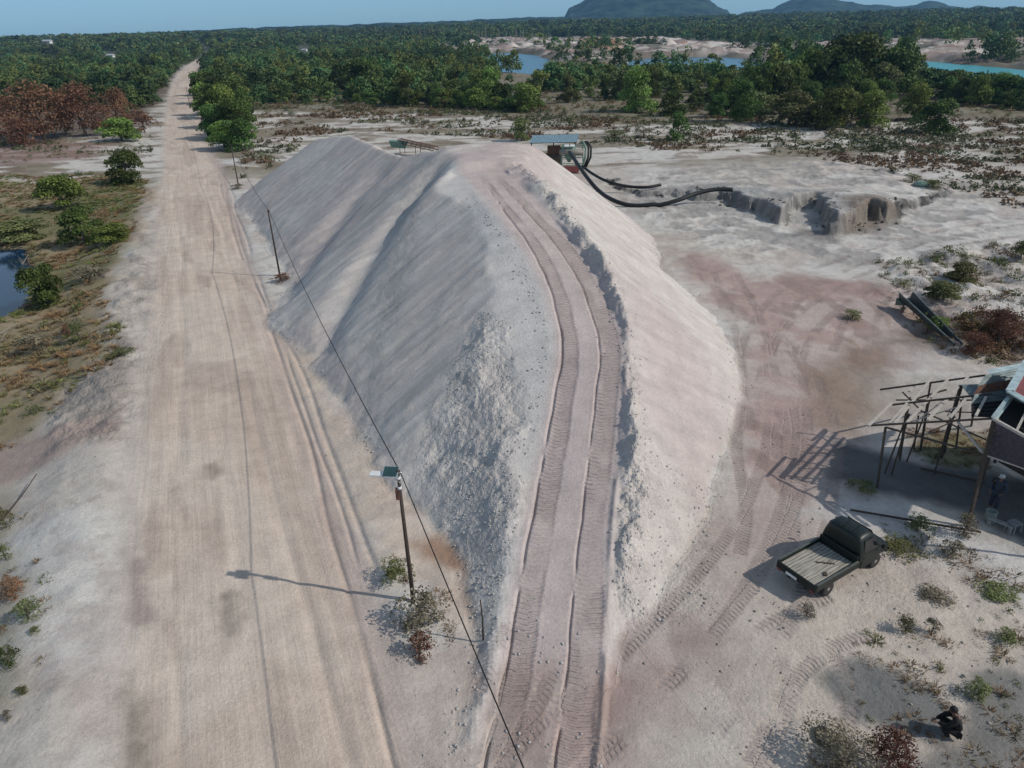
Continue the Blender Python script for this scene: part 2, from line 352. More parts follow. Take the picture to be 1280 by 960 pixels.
for it in range(60):
    prev = GH.copy()
    for dx, dy in offs:
        L = math.hypot(dx, dy); cx = dx/L; sl_ = .70+.08*cx if dy/L < .6 else .70
        src = GH[max(0, -dy):GH.shape[0]-max(0, dy), max(0, -dx):GH.shape[1]-max(0, dx)]
        dst = GH[max(0, dy):GH.shape[0]+min(0, dy) or None, max(0, dx):GH.shape[1]+min(0, dx) or None]
        np.maximum(dst, src-(sl_+STEEP[:dst.shape[0]]*max(cx, 0))*L*GR, out=dst)
    if np.abs(GH-prev).max() < 1e-4: break
def blur(a, n=1):
    for _ in range(n):
        p = np.pad(a, 1, mode='edge'); a = (p[:-2, 1:-1]+p[2:, 1:-1]+2*p[1:-1, 1:-1])/4
        p = np.pad(a, 1, mode='edge'); a = (p[1:-1, :-2]+p[1:-1, 2:]+2*p[1:-1, 1:-1])/4
    return a
GH = blur(GH, 2)
for fold, am, wd in (([Q(572, 196, 11.4), Q(545, 222, 9.8), Q(500, 290, 6.4), Q(450, 370, 2.7), Q(405, 440, .3)], .72, 1.3), ([Q(500, 197, 10.), Q(440, 250, 6.), Q(385, 330, 1.5), Q(365, 380, .2)], .55, 1.6)):
    fd, fu = path_uv(GX, GY, smooth_path(fold, 6), 6.); GH = np.where(np.abs(fd) < 6, GH-am*np.exp(-(fd/wd)**2)*ss(fu, 0, 3), GH)
# --- carve the ramp so the berm stands steep beside it
RD, RU = path_uv(GX, GY, RC, 6.)
RZ = np.interp(RU, np.r_[0, np.cumsum(np.linalg.norm(np.diff(RC[:, :2], axis=0), axis=1))], RC[:, 2])
aD = np.abs(RD); rampw = np.clip(1-(aD-1.7)/.5, 0, 1)
lim = RZ+np.clip(aD-1.75, 0, 99)*2.0+.02
fade_top = ss(RU, 5., 12.)
GH = np.where(aD < 5.5, GH*(1-fade_top)+np.minimum(GH, lim)*fade_top, GH)
GH = blur(GH, 1)
def pile_sample(x, y, A=None):
    A = GH if A is None else A
    fx = np.clip((x-G0X)/GR, 0, len(gx)-1.001); fy = np.clip((y-G0Y)/GR, 0, len(gy)-1.001); ix = fx.astype(int); iy = fy.astype(int); tx = fx-ix; ty = fy-iy
    v = (A[iy, ix]*(1-tx)+A[iy, ix+1]*tx)*(1-ty)+(A[iy+1, ix]*(1-tx)+A[iy+1, ix+1]*tx)*ty
    out = (x < G0X) | (x > G1X-GR) | (y < G0Y) | (y > G1Y-GR)
    return np.where(out, -50., v)
SHG = blur(SHG, 2); SHG = np.clip(SHG*(GX < np.interp(GY, RC[::-1, 1][::1] if RC[0, 1] > RC[-1, 1] else RC[:, 1], RC[::-1, 0] if RC[0, 1] > RC[-1, 1] else RC[:, 0])), 0, 1)
rampmask_grid = np.clip(1-(aD-1.55)/.5, 0, 1)
# --- regions
PX_POND = [(-60, 318), (0, 314), (22, 312), (34, 322), (36, 345), (30, 372), (14, 392), (-10, 402), (-70, 410)]
PX_LAKE1 = [(604, 65), (640, 63), (672, 66), (690, 72), (700, 78), (770, 77), (800, 70), (840, 68), (900, 67), (940, 69), (955, 78), (900, 88), (760, 90), (700, 92), (620, 88)]
PX_LAKE2 = [(1080, 72), (1160, 72), (1210, 76), (1290, 82), (1420, 92), (1420, 122), (1290, 108), (1150, 96), (1080, 84)]
PX_BANK = [(545, 60), (570, 56), (600, 52), (700, 50), (760, 49), (830, 49), (900, 53), (1000, 54), (1100, 50), (1280, 49), (1500, 50), (1500, 95), (1280, 90), (1150, 80), (1000, 82), (940, 78), (600, 74), (555, 68)]
CLIFF = [(770, 236), (800, 244), (840, 243), (870, 250), (900, 247), (930, 262), (955, 268), (975, 280), (988, 262), (1020, 258), (1044, 291), (1070, 284), (1085, 270), (1110, 280), (1118, 268), (1150, 256), (1178, 244), (1150, 226), (1060, 212), (1000, 196), (900, 190), (800, 196), (760, 212)]
def road_cx(Y): return -2.0*K-.41*Y+1e-4*np.clip(Y-200, 0, 600)**2
def terrain(X, Y, full=True):
    """height of the land and its surface colour"""
    R = np.hypot(X, Y)
    near = np.exp(-R/900.)
    road_x = road_cx(Y); dr = (X-road_x)*.925      # signed metres east of the road's centre line
    halfw = 4.6+.6*(fbm(X/14, Y/14, 3, 5)-.5)*2
    onroad = ss(halfw-np.abs(dr), -.9, .9)*ss(Y, -400, -399)*(1-ss(Y, 700, 720))
    z = (fbm(X/9, Y/9, 5, 1)-.5)*.55 + (fbm(X/60, Y/60, 3, 2)-.5)*1.2*ss(R, 60, 200)
    z += (fbm(X/1.3, Y/1.3, 4, 3)-.5)*.14
    rubv = region(X, Y, [(205, 235), (214, 300), (212, 420), (190, 500), (160, 560), (60, 560), (60, 500), (130, 440), (140, 380), (165, 310), (180, 240)], .8, .6, 2, -.3); z += rubv*((fbm(X/1.8, Y/1.8, 4, 61)-.45)*.75+(fbm(X/.6, Y/.6, 3, 62)-.5)*.22)
    # worked yard right of the stockpile is levelled by wheels
    yard = region(X, Y, [(560, 1100), (590, 820), (700, 700), (900, 560), (930, 400), (1000, 300), (1280, 255), (1500, 250), (1500, 330), (1180, 330), (1090, 380), (1060, 480), (1010, 620), (930, 760), (1020, 860), (1300, 1100)], 3)
    z = z*(1-.72*yard)
    # left bank falls to the pond
    fall = ss(-dr, 5.5, 14.)*(1-ss(Y, 74, 100)); z -= fall*1.25
    z += ss(-dr, 4.5, 6.2)*(1-ss(-dr, 7.5, 10))*.25*(fbm(X/2, Y/2, 3, 9))*(1-ss(Y, 90, 110))
    pond = region(X, Y, PX_POND, .9, .6, 2.5, -1.9); z -= pond*1.1
    # road
    zr = .04*(fbm(X/5, Y/20, 3, 12)-.5)*2-.012*np.abs(dr)
    z = z*(1-onroad)+zr*onroad
    for off, w, dp in ((-2.2, .3, .05), (-.4, .35, .03), (1.9, .25, .06), (3.5, .12, .10), (3.9, .1, .07), (4.4, .14, .09)):
        wob = (fbm(Y/15+off, Y*0, 2, 31)-.5)*1.2
        z -= dp*np.exp(-((dr-off-wob)/w)**2)*ss(fbm(Y/9, X*0+off, 2, 37), .3, .5)*(Y < 120)
    # quarried shelf with its broken face
    shelf = region(X, Y, CLIFF, .8, 1.3, 2.2, 0, 71); sh2 = region(X, Y, CLIFF, .25, .8, 1.1, 0, 73)
    wq = ss(fbm(X/4, Y/4, 3, 74), .38, .58)*ss(X, 22, 30)*(1-ss(X, 36, 42)); shelf = shelf*(1-wq)+sh2*wq; shq = (.42+.75*ss(X, 16, 31))*(1-.8*ss(X, 37, 52))
    backfade = 1-ss(Y, 100, 150)
    z += shelf*shq*(1.45+.5*(fbm(X/5, Y/5, 4, 15)-.5))*(1-.85*ss(Y, 74, 108))
    churn = region(X, Y, [(760, 225), (1000, 195), (1180, 225), (1280, 262), (1280, 330), (1100, 335), (900, 320), (820, 290)], 3, 2, 5); ch_n = fbm(X/2.3, Y/2.3, 5, 77); z += churn*((1-np.abs(ch_n*2-1)*2.4)*.14-.06); z += np.clip(4*shelf*(1-shelf), 0, 1)*(fbm(X/.8, Y/.8, 4, 78)-.5)*1.3*(Y < 100)
    lumps = region(X, Y, [(1090, 370), (1130, 325), (1200, 308), (1300, 300), (1500, 330), (1500, 470), (1290, 450), (1190, 440), (1130, 400)], 2.5, 1, 4)
    z += lumps*((fbm(X/3.2, Y/3.2, 4, 21)-.42)*1.9)
    mound2 = region(X, Y, [(985, 205), (1060, 200), (1130, 215), (1170, 240), (1090, 245), (1000, 228)], 2.5, 1, 3); z += mound2*(fbm(X/2.5, Y/2.5, 4, 24))*.7
    # lakes and the spoil bank beyond them
    lk = np.maximum(region(X, Y, PX_LAKE1, 9, 9, 40), region(X, Y, PX_LAKE2, 7, 6, 30)); 
    bank = region(X, Y, PX_BANK, 12, 10, 60)*(1-lk)
    z += bank*((fbm(X/22, Y/22, 5, 41)-.42)*9)
    z = z*(1-lk)-3.2*lk
    far = ss(R, 700, 1700); z += far*(10+14*(fbm(X/500, Y/500, 3, 44)-.3))
    zb = z.copy()
    # stockpile
    ph = pile_sample(X, Y)
    rub = region(X, Y, [(578, 478), (600, 450), (630, 465), (645, 530), (645, 620), (630, 700), (600, 690), (575, 640), (535, 590), (520, 560), (550, 520)], 1.0, .9, 2, 2.5)
    rub2 = region(X, Y, [(550, 180), (640, 180), (560, 260), (470, 400), (420, 455), (455, 380)], .7, 1.0, 3, 6.)
    bd, _ = path_uv(X, Y, berm, 2.5); crown_ = np.exp(-(bd/.55)**2)
    rm = pile_sample(X, Y, rampmask_grid)
    rm = np.where(rm < 0, 0, rm)
    right_tip = region(X, Y, [(790, 600), (880, 600), (900, 660), (880, 745), (800, 770), (770, 700)], .8, .6, 2, 1.)
    rough = np.clip(rub*.75+rub2*.2+crown_*.8+right_tip*.5, 0, 1)*(1-rm)
    s_ = X*.925+Y*.38; t_ = -X*.38+Y*.925             # down-slope / along the heap
    amp = ss(ph, .2, 1.5)
    shm = pile_sample(X, Y, SHG); shm = np.where(shm < 0, 0, shm)*(1-rub)
    ph = ph+amp*(1-rm)*(1-.85*shm)*((fbm(t_/.55, s_/5., 3, 81)-.5)*.11+(fbm(t_/2.4, s_/9., 3, 82)-.5)*.42)
    lob = fbm(t_/1.1+fbm(s_/4, t_/4, 2, 88)*2, s_/3.2, 4, 87); ph = ph+amp*(1-rm)*(1-.8*shm)*(ss(lob, .50, .62)*.03+(1-np.abs(fbm(t_/3.5, s_/14, 3, 89)*2-1)*2)*.07)
    ph = ph+(1-rm)*(fbm(X/1.4, Y/1.4, 4, 90)-.5)*.55*np.exp(-np.clip(ph, 0, 9)/.9)*(ph > -3)
    rn = 1-np.abs(fbm(X/1.5, Y/1.5, 4, 83)*2-1)*2.2
    ph = ph+rough*amp*(rn*.24-.10+(fbm(X/.5, Y/.5, 3, 84)-.5)*.22)
    ph = ph+crown_*amp*(1-rm)*(fbm(X/.9, Y/.9, 4, 85)-.5)*.85
    ph = ph+rm*(fbm(X/2., Y/2., 4, 86)-.5)*.1
    pm = ph > z+.0
    kk = .22; h = np.clip(.5+.5*(ph-z)/kk, 0, 1); zs = z*(1-h)+ph*h+kk*h*(1-h)*.6
    zs = np.where(ph < z-kk, z, zs)
    # wheel tracks
    TR = [(RC, 1.02, .5, 1.), (RC, -1.05, .42, 1.)]
    tr_px = [
      [(650, 1000), (700, 930), (790, 850), (870, 765), (930, 690), (970, 610), (985, 520), (975, 430)],
      [(760, 1000), (850, 900), (930, 800), (985, 700), (1010, 620), (1020, 540), (1000, 470)],
      [(880, 1000), (930, 900), (960, 830), (1010, 790), (1060, 770)],
      [(980, 980), (1010, 900), (1020, 860), (1005, 820)],
      [(955, 700), (960, 640), (945, 560), (950, 480), (930, 390), (900, 330)],
      [(1290, 296), (1180, 318), (1080, 352), (1010, 400), (975, 460), (960, 540)],
      [(1290, 275), (1190, 290), (1090, 318), (1010, 350), (960, 400), (940, 460)],
      [(1290, 312), (1150, 350), (1095, 370), (1075, 400), (1060, 440)],
      [(560, 1000), (600, 930), (640, 860), (668, 800)]]
    U = np.zeros(X.shape); Vv = np.zeros(X.shape); Mk = np.zeros(X.shape); rut = np.zeros(X.shape)
    for i, tp in enumerate(tr_px):
        c = smooth_path([P(a, b, 0) for a, b in tp], 8)
        d, u = path_uv(X, Y, c, 3.5, True)
        for side in (-1, 1):
            dd = d-side*.95; m = ss(.26-np.abs(dd), -.1, .07)
            b = m > Mk; U = np.where(b, u+i*3.1, U); Vv = np.where(b, dd/.26, Vv); Mk = np.maximum(Mk, m)
    wear = ss(fbm(X/2.2, Y/2.2, 4, 91), .36, .54)*.85; Mk *= wear
    rut += Mk*.045
    c = resample(rampC, 200)[18:]
    d, u = path_uv(X, Y, c, 4., True)
    wf = np.interp(u, [0, 8, 20, 34, 60], [.5, .62, .85, .93, 1.0]); worn = .45+.55*ss(fbm(u/2.6, d*.8, 3, 93), .36, .52)
    for cen, hw in ((1.06, .56), (-1.10, .46)):
        cw = cen*wf+(fbm(u/4, u*0+cen, 2, 94)-.5)*.22; hw = hw*wf*(.8+.4*fbm(u/3, u*0+cen+4, 2, 95))
        dd = d-cw; m = ss(hw-np.abs(dd), -.10, .06)*ss(u, .5, 3)*worn
        b = m > Mk; U = np.where(b, u, U); Vv = np.where(b, dd/hw*1., Vv); Mk = np.maximum(Mk, m); rut += m*.05
        rut += np.exp(-((np.abs(dd)-hw)/.08)**2)*(-.02)*ss(u, .5, 3)*ss(fbm(u/1.2, d*0, 2, 96), .3, .5)
    dw = d+(fbm(u/2.2, u*0, 3, 98)-.5)*.22; rut += (np.exp(-((dw-.52*wf)/.045)**2)*.10+np.exp(-((dw+1.58*wf)/.06)**2)*.13)*ss(u, 4, 8)*ss(fbm(u/1.8, d*0+3, 3, 97), .34, .46)
    rut += np.exp(-((d-1.75)/.12)**2)*-.10*ss(fbm(u/2, d*0, 2, 7), .35, .55)
    zs = zs-rut*(1-.6*onroad); zb = zb-rut*(~pm)
    if not full: return zs, zb, pm
    # ---------------------------------------------------------------- colours (dry reflectance)
    def c3(a): return np.array(a, float)[None, :]
    def mix(col, c, m): m = np.clip(m, 0, 1)[:, None]; return col*(1-m)+c3(c)*m
    n_l = fbm(X/11, Y/11, 5, 101); n_m = fbm(X/2.6, Y/2.6, 5, 102); n_h = fbm(X/.7, Y/.7, 4, 103)
    col = np.tile(c3((.52, .475, .42)), (len(X), 1))
    col = mix(col, (.58, .56, .52), ss(n_l, .42, .62)*.8)
    col = mix(col, (.37, .29, .26), ss(n_m, .5, .66)*.35)
    col = mix(col, (.345, .30, .26), ss(n_h, .58, .74)*.35)
    # yard pinkish wear
    pink = region(X, Y, [(860, 320), (960, 345), (1090, 352), (1190, 395), (1110, 440), (1060, 530), (1020, 640), (930, 780), (760, 1000), (560, 1000), (620, 780), (760, 790), (880, 760), (930, 560), (935, 430), (880, 360)], 2, 1.6, 4)
    col = mix(col, (.42, .315, .28), pink*(.65+.35*ss(n_m, .4, .6))); col = mix(col, (.29, .215, .185), pink*ss(fbm(X/1.5, Y/3.5, 5, 107), .50, .62)*.65)
    brown = region(X, Y, [(1010, 470), (1060, 430), (1110, 440), (1110, 520), (1070, 545), (1020, 530)], 1.2, 1.2, 3); col = mix(col, (.25, .185, .14), brown*.8)
    brown = region(X, Y, [(1120, 425), (1200, 440), (1300, 455), (1300, 400), (1230, 410), (1150, 400)], 1.5, 1.2, 3); col = mix(col, (.13, .09, .065), brown*.8)
    red = region(X, Y, [(1030, 350), (1080, 350), (1110, 365), (1080, 375), (1020, 362)], .6, .5, 1.5); col = mix(col, (.32, .22, .195), red*.6)
    red = region(X, Y, [(860, 325), (900, 322), (930, 345), (900, 360)], .8, .5, 1.5); col = mix(col, (.38, .29, .26), red*.5)
    pale = region(X, Y, [(1010, 640), (1090, 620), (1200, 655), (1300, 700), (1300, 770), (1200, 700), (1090, 660)], .6, .6, 2); col = mix(col, (.56, .545, .52), pale*.8)
    sandy = region(X, Y, [(940, 790), (1040, 740), (1140, 730), (1300, 780), (1300, 1000), (900, 1000)], 2, 1.5, 3); col = mix(col, (.53, .455, .375), sandy*.7)
    painted_shade = region(X, Y, [(1025, 850), (1070, 825), (1150, 850), (1190, 885), (1175, 935), (1100, 915), (1050, 895)], .35, .4, 1.2); col = mix(col, (.13, .14, .14), painted_shade*.85)  # patch of tree shade painted into the ground colour
    painted_shade = region(X, Y, [(1205, 840), (1260, 830), (1320, 860), (1320, 1020), (1100, 1020), (1120, 950), (1210, 935)], .4, .5, 1.2); col = mix(col, (.15, .155, .15), painted_shade*.8)  # second shade patch, also only darker ground colour
    grassy = region(X, Y, [(1150, 535), (1240, 540), (1235, 585), (1190, 592), (1140, 570)], .5, .5, 1.5); col = mix(col, (.17, .155, .07), grassy*.85)
    shed_floor_shade = region(X, Y, [(1040, 545), (1130, 580), (1240, 590), (1300, 600), (1300, 700), (1225, 645), (1120, 620), (1030, 600)], .5, .4, 1.5); col = mix(col, (.10, .105, .11), shed_floor_shade*.9)  # dark shed floor with the roof's shade painted into its colour
    mud = region(X, Y, [(1060, 455), (1130, 470), (1230, 470), (1240, 530), (1110, 545), (1085, 500)], 1., .8, 2); col = mix(col, (.34, .30, .26), mud*.6)
    # scrubby far flats
    flats = ss(Y, 98, 118)*(1-ss(R, 420, 600))
    col = mix(col, (.56, .54, .49), flats*.6)
    col = mix(col, (.20, .17, .115), flats*ss(fbm(X/16, Y/5, 5, 111), .50, .60)*.85)
    col = mix(col, (.17, .12, .085), flats*ss(fbm(X/4, Y/2, 4, 112), .56, .66)*.6)
    belt = region(X, Y, [(230, 70), (1500, 40), (1500, 150), (1280, 152), (1130, 145), (900, 158), (700, 152), (560, 142), (310, 138), (240, 130)], 4, 5, 14)
    col = mix(col, (.16, .14, .09), belt*.8)
    col = mix(col, (.21, .175, .12), belt*ss(fbm(X/12, Y/12, 4, 117), .56, .64)*.8)
    lbelt = region(X, Y, [(-200, 60), (228, 70), (215, 110), (190, 140), (120, 168), (-200, 185)], 3, 4, 12); col = mix(col, (.13, .10, .075), lbelt*.85)
    redl = region(X, Y, [(-200, 160), (60, 175), (140, 180), (110, 200), (40, 206), (-200, 220)], 2, 2, 8); col = mix(col, (.24, .15, .125), redl*.7)
    # vegetation ground on the left bank
    lv = region(X, Y, [(-200, 205), (60, 240), (140, 225), (188, 235), (178, 300), (145, 350), (130, 400), (150, 420), (135, 480), (70, 530), (30, 555), (-300, 630)], 1.5, 1.4, 3, -1.2)
    col = mix(col, (.24, .195, .11), lv*.9); col = mix(col, (.33, .26, .17), lv*ss(n_m, .5, .62)*.7); col = mix(col, (.12, .13, .05), lv*ss(n_l, .5, .6)*.6)
    lv2 = region(X, Y, [(-200, 600), (12, 600), (25, 660), (10, 700), (30, 760), (25, 900), (-200, 1000)], .7, .8, 2, -.8); col = mix(col, (.22, .20, .13), lv2*.6)
    col = mix(col, (.33, .29, .25), rubv*(.35+.6*ss(n_m, .42, .58)))
    redbank = region(X, Y, [(-100, 560), (60, 540), (150, 522), (155, 550), (80, 575), (0, 600), (-100, 640)], .7, .6, 2, -.6); col = mix(col, (.32, .245, .215), redbank*.8)
    pebb = region(X, Y, [(90, 470), (150, 420), (200, 300), (210, 330), (170, 470), (150, 530), (60, 540)], .8, .8, 2, -.5); col = mix(col, (.30, .27, .24), pebb*ss(n_m, .42, .56)*.8)
    swb = region(X, Y, [(200, 262), (168, 240), (205, 228), (212, 250)], .8, .5, 2); col = mix(col, (.33, .25, .17), swb*.7)
    # road
    cr = np.tile(c3((.57, .47, .385)), (len(X), 1)); cr = mix(cr, (.61, .52, .435), ss(fbm(X/6, Y/6, 4, 121), .45, .62)*.8)
    cr = mix(cr, (.42, .335, .275), ss(fbm(dr/2.2, Y/22, 4, 122), .52, .66)*.5)
    cr = mix(cr, (.40, .315, .26), ss(fbm(dr/1.3, Y/5., 4, 123), .60, .78)*.55)
    cr = mix(cr, (.50, .475, .44), ss(-dr, 3.2, 5.5)*.8); cr = mix(cr, (.42, .34, .315), ss(dr, 2.4, 4.2)*.55)
    oil = region(X, Y, [(140, 880), (160, 850), (182, 880), (185, 960), (150, 970)], .5, .35, .5); cr = mix(cr, (.17, .145, .11), oil*.75)
    oil = region(X, Y, [(275, 745), (290, 735), (298, 780), (288, 805), (275, 785)], .5, .35, .5); cr = mix(cr, (.19, .16, .13), oil*.65)
    oil = region(X, Y, [(255, 583), (270, 577), (279, 590), (265, 600)], .35, .2, .5); cr = mix(cr, (.22, .18, .14), oil*.6)
    oil = region(X, Y, [(225, 455), (300, 450), (320, 485), (240, 490)], .8, .8, 1.5); cr = mix(cr, (.38, .30, .25), oil*.5)
    oil = region(X, Y, [(150, 690), (182, 700), (196, 770), (165, 790), (150, 740)], .4, .5, 1); cr = mix(cr, (.3, .235, .21), oil*.7)
    col = col*(1-onroad[:, None])+cr*onroad[:, None]
    # verge between road and heap
    vg = region(X, Y, [(340, 380), (400, 480), (470, 560), (540, 650), (610, 700), (610, 830), (560, 760), (470, 700), (400, 560), (345, 430)], 1, .8, 2); col = mix(col, (.55, .45, .365), vg*.75)
    og = region(X, Y, [(545, 670), (600, 690), (612, 740), (590, 760), (570, 720), (520, 680)], .5, .5, 1.2); col = mix(col, (.32, .20, .135), og*.85)
    lower = region(X, Y, [(480, 830), (600, 830), (640, 960), (640, 1100), (520, 1100)], 1, .8, 2); col = mix(col, (.50, .43, .375), lower*.6)
    # quarried face, wet basin
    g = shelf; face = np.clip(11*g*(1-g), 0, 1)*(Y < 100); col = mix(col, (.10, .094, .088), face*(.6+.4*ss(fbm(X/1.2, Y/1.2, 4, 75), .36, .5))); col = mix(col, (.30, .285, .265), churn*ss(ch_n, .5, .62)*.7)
    foot_ = region(X, Y, [(770, 240), (800, 255), (850, 262), (1100, 296), (1115, 275), (1040, 262), (960, 255), (900, 238), (800, 236)], 1., .9, 2); col = mix(col, (.29, .285, .275), foot_*.5)
    dk = region(X, Y, [(1000, 285), (1050, 292), (1045, 300), (990, 296)], .8, .6, 1.5); col = mix(col, (.16, .15, .145), dk*.8)
    bs = region(X, Y, [(1050, 268), (1090, 262), (1120, 275), (1090, 292), (1055, 296)], 1., .8, 2); col = mix(col, (.20, .16, .125), bs*.8)
    # banks
    nb = fbm(X/45, Y/22, 5, 131); cb = np.tile(c3((.50, .44, .39)), (len(X), 1)); cb = mix(cb, (.36, .27, .23), ss(nb, .48, .6)); cb = mix(cb, (.62, .57, .50), ss(fbm(X/30, Y/12, 4, 132), .52, .62)); cb = mix(cb, (.10, .10, .07), ss(fbm(X/38, Y/24, 4, 133), .50, .56)*.85); cb = mix(cb, (.22, .16, .14), ss(fbm(X/9, Y/14, 5, 134), .5, .58)*.7)
    org = region(X, Y, [(735, 62), (775, 64), (780, 54), (750, 46), (730, 52)], 10, 5, 20); cb = mix(cb, (.50, .27, .17), org)
    col = col*(1-bank[:, None])+cb*bank[:, None]
    far2 = ss(R, 520, 640)*(1-bank)*(1-onroad); col = mix(col, (.06, .075, .04), far2*.9)
    # the heap
    cp = np.tile(c3((.545, .495, .45)), (len(X), 1)); cp = mix(cp, (.60, .56, .515), ss(fbm(X/5, Y/5, 4, 141), .45, .6)*.6)
    cp = mix(cp, (.50, .43, .40), ss(fbm(X/7, Y/7, 4, 142), .5, .62)*.5)
    cp = mix(cp, (.40, .385, .365), rub2*.6); cp = mix(cp, (.44, .425, .405), rub*.5); 
    cp = mix(cp, (.47, .39, .365), region(X, Y, [(600, 200), (680, 190), (700, 230), (640, 260), (590, 250)], 1, .8, 2, 10)*.7)
    cp = mix(cp, (.47, .385, .36), ss(s_-(-.0), 14, 22)*.0+region(X, Y, [(780, 400), (900, 470), (930, 560), (880, 620), (800, 560)], 1.5, 1.2, 3, 2)*.6)
    cp = mix(cp, (.58, .56, .53), shm*.75); cp = mix(cp, (.49, .41, .385), rm*.85); cp = mix(cp, (.42, .34, .315), rm*Mk*.6)
    m = ss(ph-z, .0, .3)[:, None]; col = col*(1-m)+cp*m
    col = mix(col, (.33, .265, .245), Mk*(1-rm)*.45)
    pebbly = np.clip(pebb*.5+rubv*.9+lumps*.5+foot_*.6+face*.8+region(X, Y, [(900, 560), (1000, 500), (1100, 640), (940, 800), (800, 1000), (1000, 1000), (1280, 760)], 3)*.12, 0, 1)
    loose = ss(fbm(X/4., Y/4., 3, 151), .42, .62)*.16*(1-onroad)
    aux = np.stack([np.clip(rough*.9+pebbly*.6+loose*(1-m[:, 0]*.6), 0, 1)*(1-rm), onroad*ss(380-R, 0, 200)+.25*(1-onroad)*(dr > 0)*(dr < 12)*(1-m[:, 0]), m[:, 0]*(1-rm)*(1-.8*shm)], 1)
    return zs, zb, pm, col, np.stack([U, Vv, Mk], 1), aux, onroad
# --- one sheet of land: rings growing outwards
rings = [1.5]
while rings[-1] < 7.: rings.append(rings[-1]+.5)
while rings[-1] < 95.: rings.append(rings[-1]*1.0030)
while rings[-1] < 320.: rings.append(rings[-1]*1.0050)
while rings[-1] < 14000.: rings.append(rings[-1]*1.014)
rings = np.array(rings)
ang = np.r_[np.arange(-180, -60, 3.), np.arange(-60, -42, .3), np.arange(-42, 42, .078), np.arange(42, 60, .3), np.arange(60, 180, 3.)]
AR = np.radians(ang); nr, na = len(rings), len(ang)
VX = (rings[:, None]*np.sin(AR)[None, :]).ravel(); VY = (rings[:, None]*np.cos(AR)[None, :]).ravel()
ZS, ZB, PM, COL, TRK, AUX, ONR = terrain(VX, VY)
ii = np.arange(nr-1)[:, None]*na+np.arange(na)[None, :]; jj = np.arange(nr-1)[:, None]*na+((np.arange(na)+1) % na)[None, :]
QD = np.stack([ii, jj, jj+na, ii+na], -1).reshape(-1, 4)
ug = TRK[:, 0].reshape(nr, na); vg_ = TRK[:, 1].reshape(nr, na); jmp = np.zeros((nr, na), bool)
for a_, thr in ((ug, .35), (vg_, 1.0)):
    e = np.abs(np.diff(a_, axis=0)) > thr; jmp[:-1] |= e; jmp[1:] |= e; e = np.abs(np.diff(a_, axis=1)) > thr; jmp[:, :-1] |= e; jmp[:, 1:] |= e
TRK[:, 2] *= ~jmp.ravel()
pmq = PM[QD].any(1); rdq = (ONR[QD].mean(1) > .5) & ~pmq
def submesh(name, Z, sel, parent=None):
    q = QD[sel]; idx, inv = np.unique(q, return_inverse=True); q2 = inv.reshape(-1, 4)[:, ::-1]
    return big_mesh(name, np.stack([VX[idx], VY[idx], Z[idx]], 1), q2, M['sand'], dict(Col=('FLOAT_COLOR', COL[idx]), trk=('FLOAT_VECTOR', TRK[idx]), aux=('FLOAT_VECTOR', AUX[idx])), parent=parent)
ZG = np.where(PM, ZB-np.clip((ZS-ZB), 0, .4)-.01, ZS)
inner = PM[QD].all(1)
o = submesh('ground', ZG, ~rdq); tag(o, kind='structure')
o = submesh('dirt_road', ZS, rdq); tag(o, kind='structure')
rmv = pile_sample(VX, VY, rampmask_grid); rq = pmq & (rmv[QD].mean(1) > .5)
pile = submesh('sand_stockpile', ZS, pmq & ~rq)
tag(pile, 'huge pale grey heap of quarried sand beside the dirt road', 'sand pile')
o = submesh('haul_ramp', ZS, rq, pile); o['label'] = 'pinkish ramp with tyre tracks climbing the heap'
def ground_z(x, y):
    X = np.atleast_1d(np.asarray(x, float)); Y = np.atleast_1d(np.asarray(y, float)); return terrain(X, Y, False)[0]
def G(px, py, z0=0.):
    """point on the land under a photo position"""
    p = P(px, py, z0)
    for _ in range(4):
        z = float(ground_z(p[0], p[1])[0]); p = P(px, py, z/K)
    return p
# ------------------------------------------------------------------ water
def water(name, px, z, mat):
    pts = [P(a, b, z/K) for a, b in px]; c = np.mean(pts, 0); pts = [c+(p-c)*np.array([1.12, 1.12, 1]) for p in pts]
    me = bpy.data.meshes.new(name); me.from_pydata([tuple(map(float, (p[0], p[1], z))) for p in pts], [], [tuple(range(len(pts)))]); me.materials.append(mat)
    o = bpy.data.objects.new(name, me); C.objects.link(o); tag(o, kind='structure'); return o
water('pond_water', [(-160, 290), (0, 300), (60, 300), (60, 400), (0, 430), (-160, 470)], -1.55, water_material('pond_water', (.012, .035, .07), .04, .01))
wm = water_material('lake_water', (.03, .14, .20), .25, .03)
water('lake_water', [(500, 60), (960, 60), (1000, 80), (960, 100), (700, 100), (500, 95)], -1.6, wm)
water('lake_water', [(1040, 68), (1300, 72), (1500, 85), (1500, 130), (1290, 118), (1040, 95)], -1.6, water_material('lake_water_turquoise', (.05, .30, .33), .4, .03))
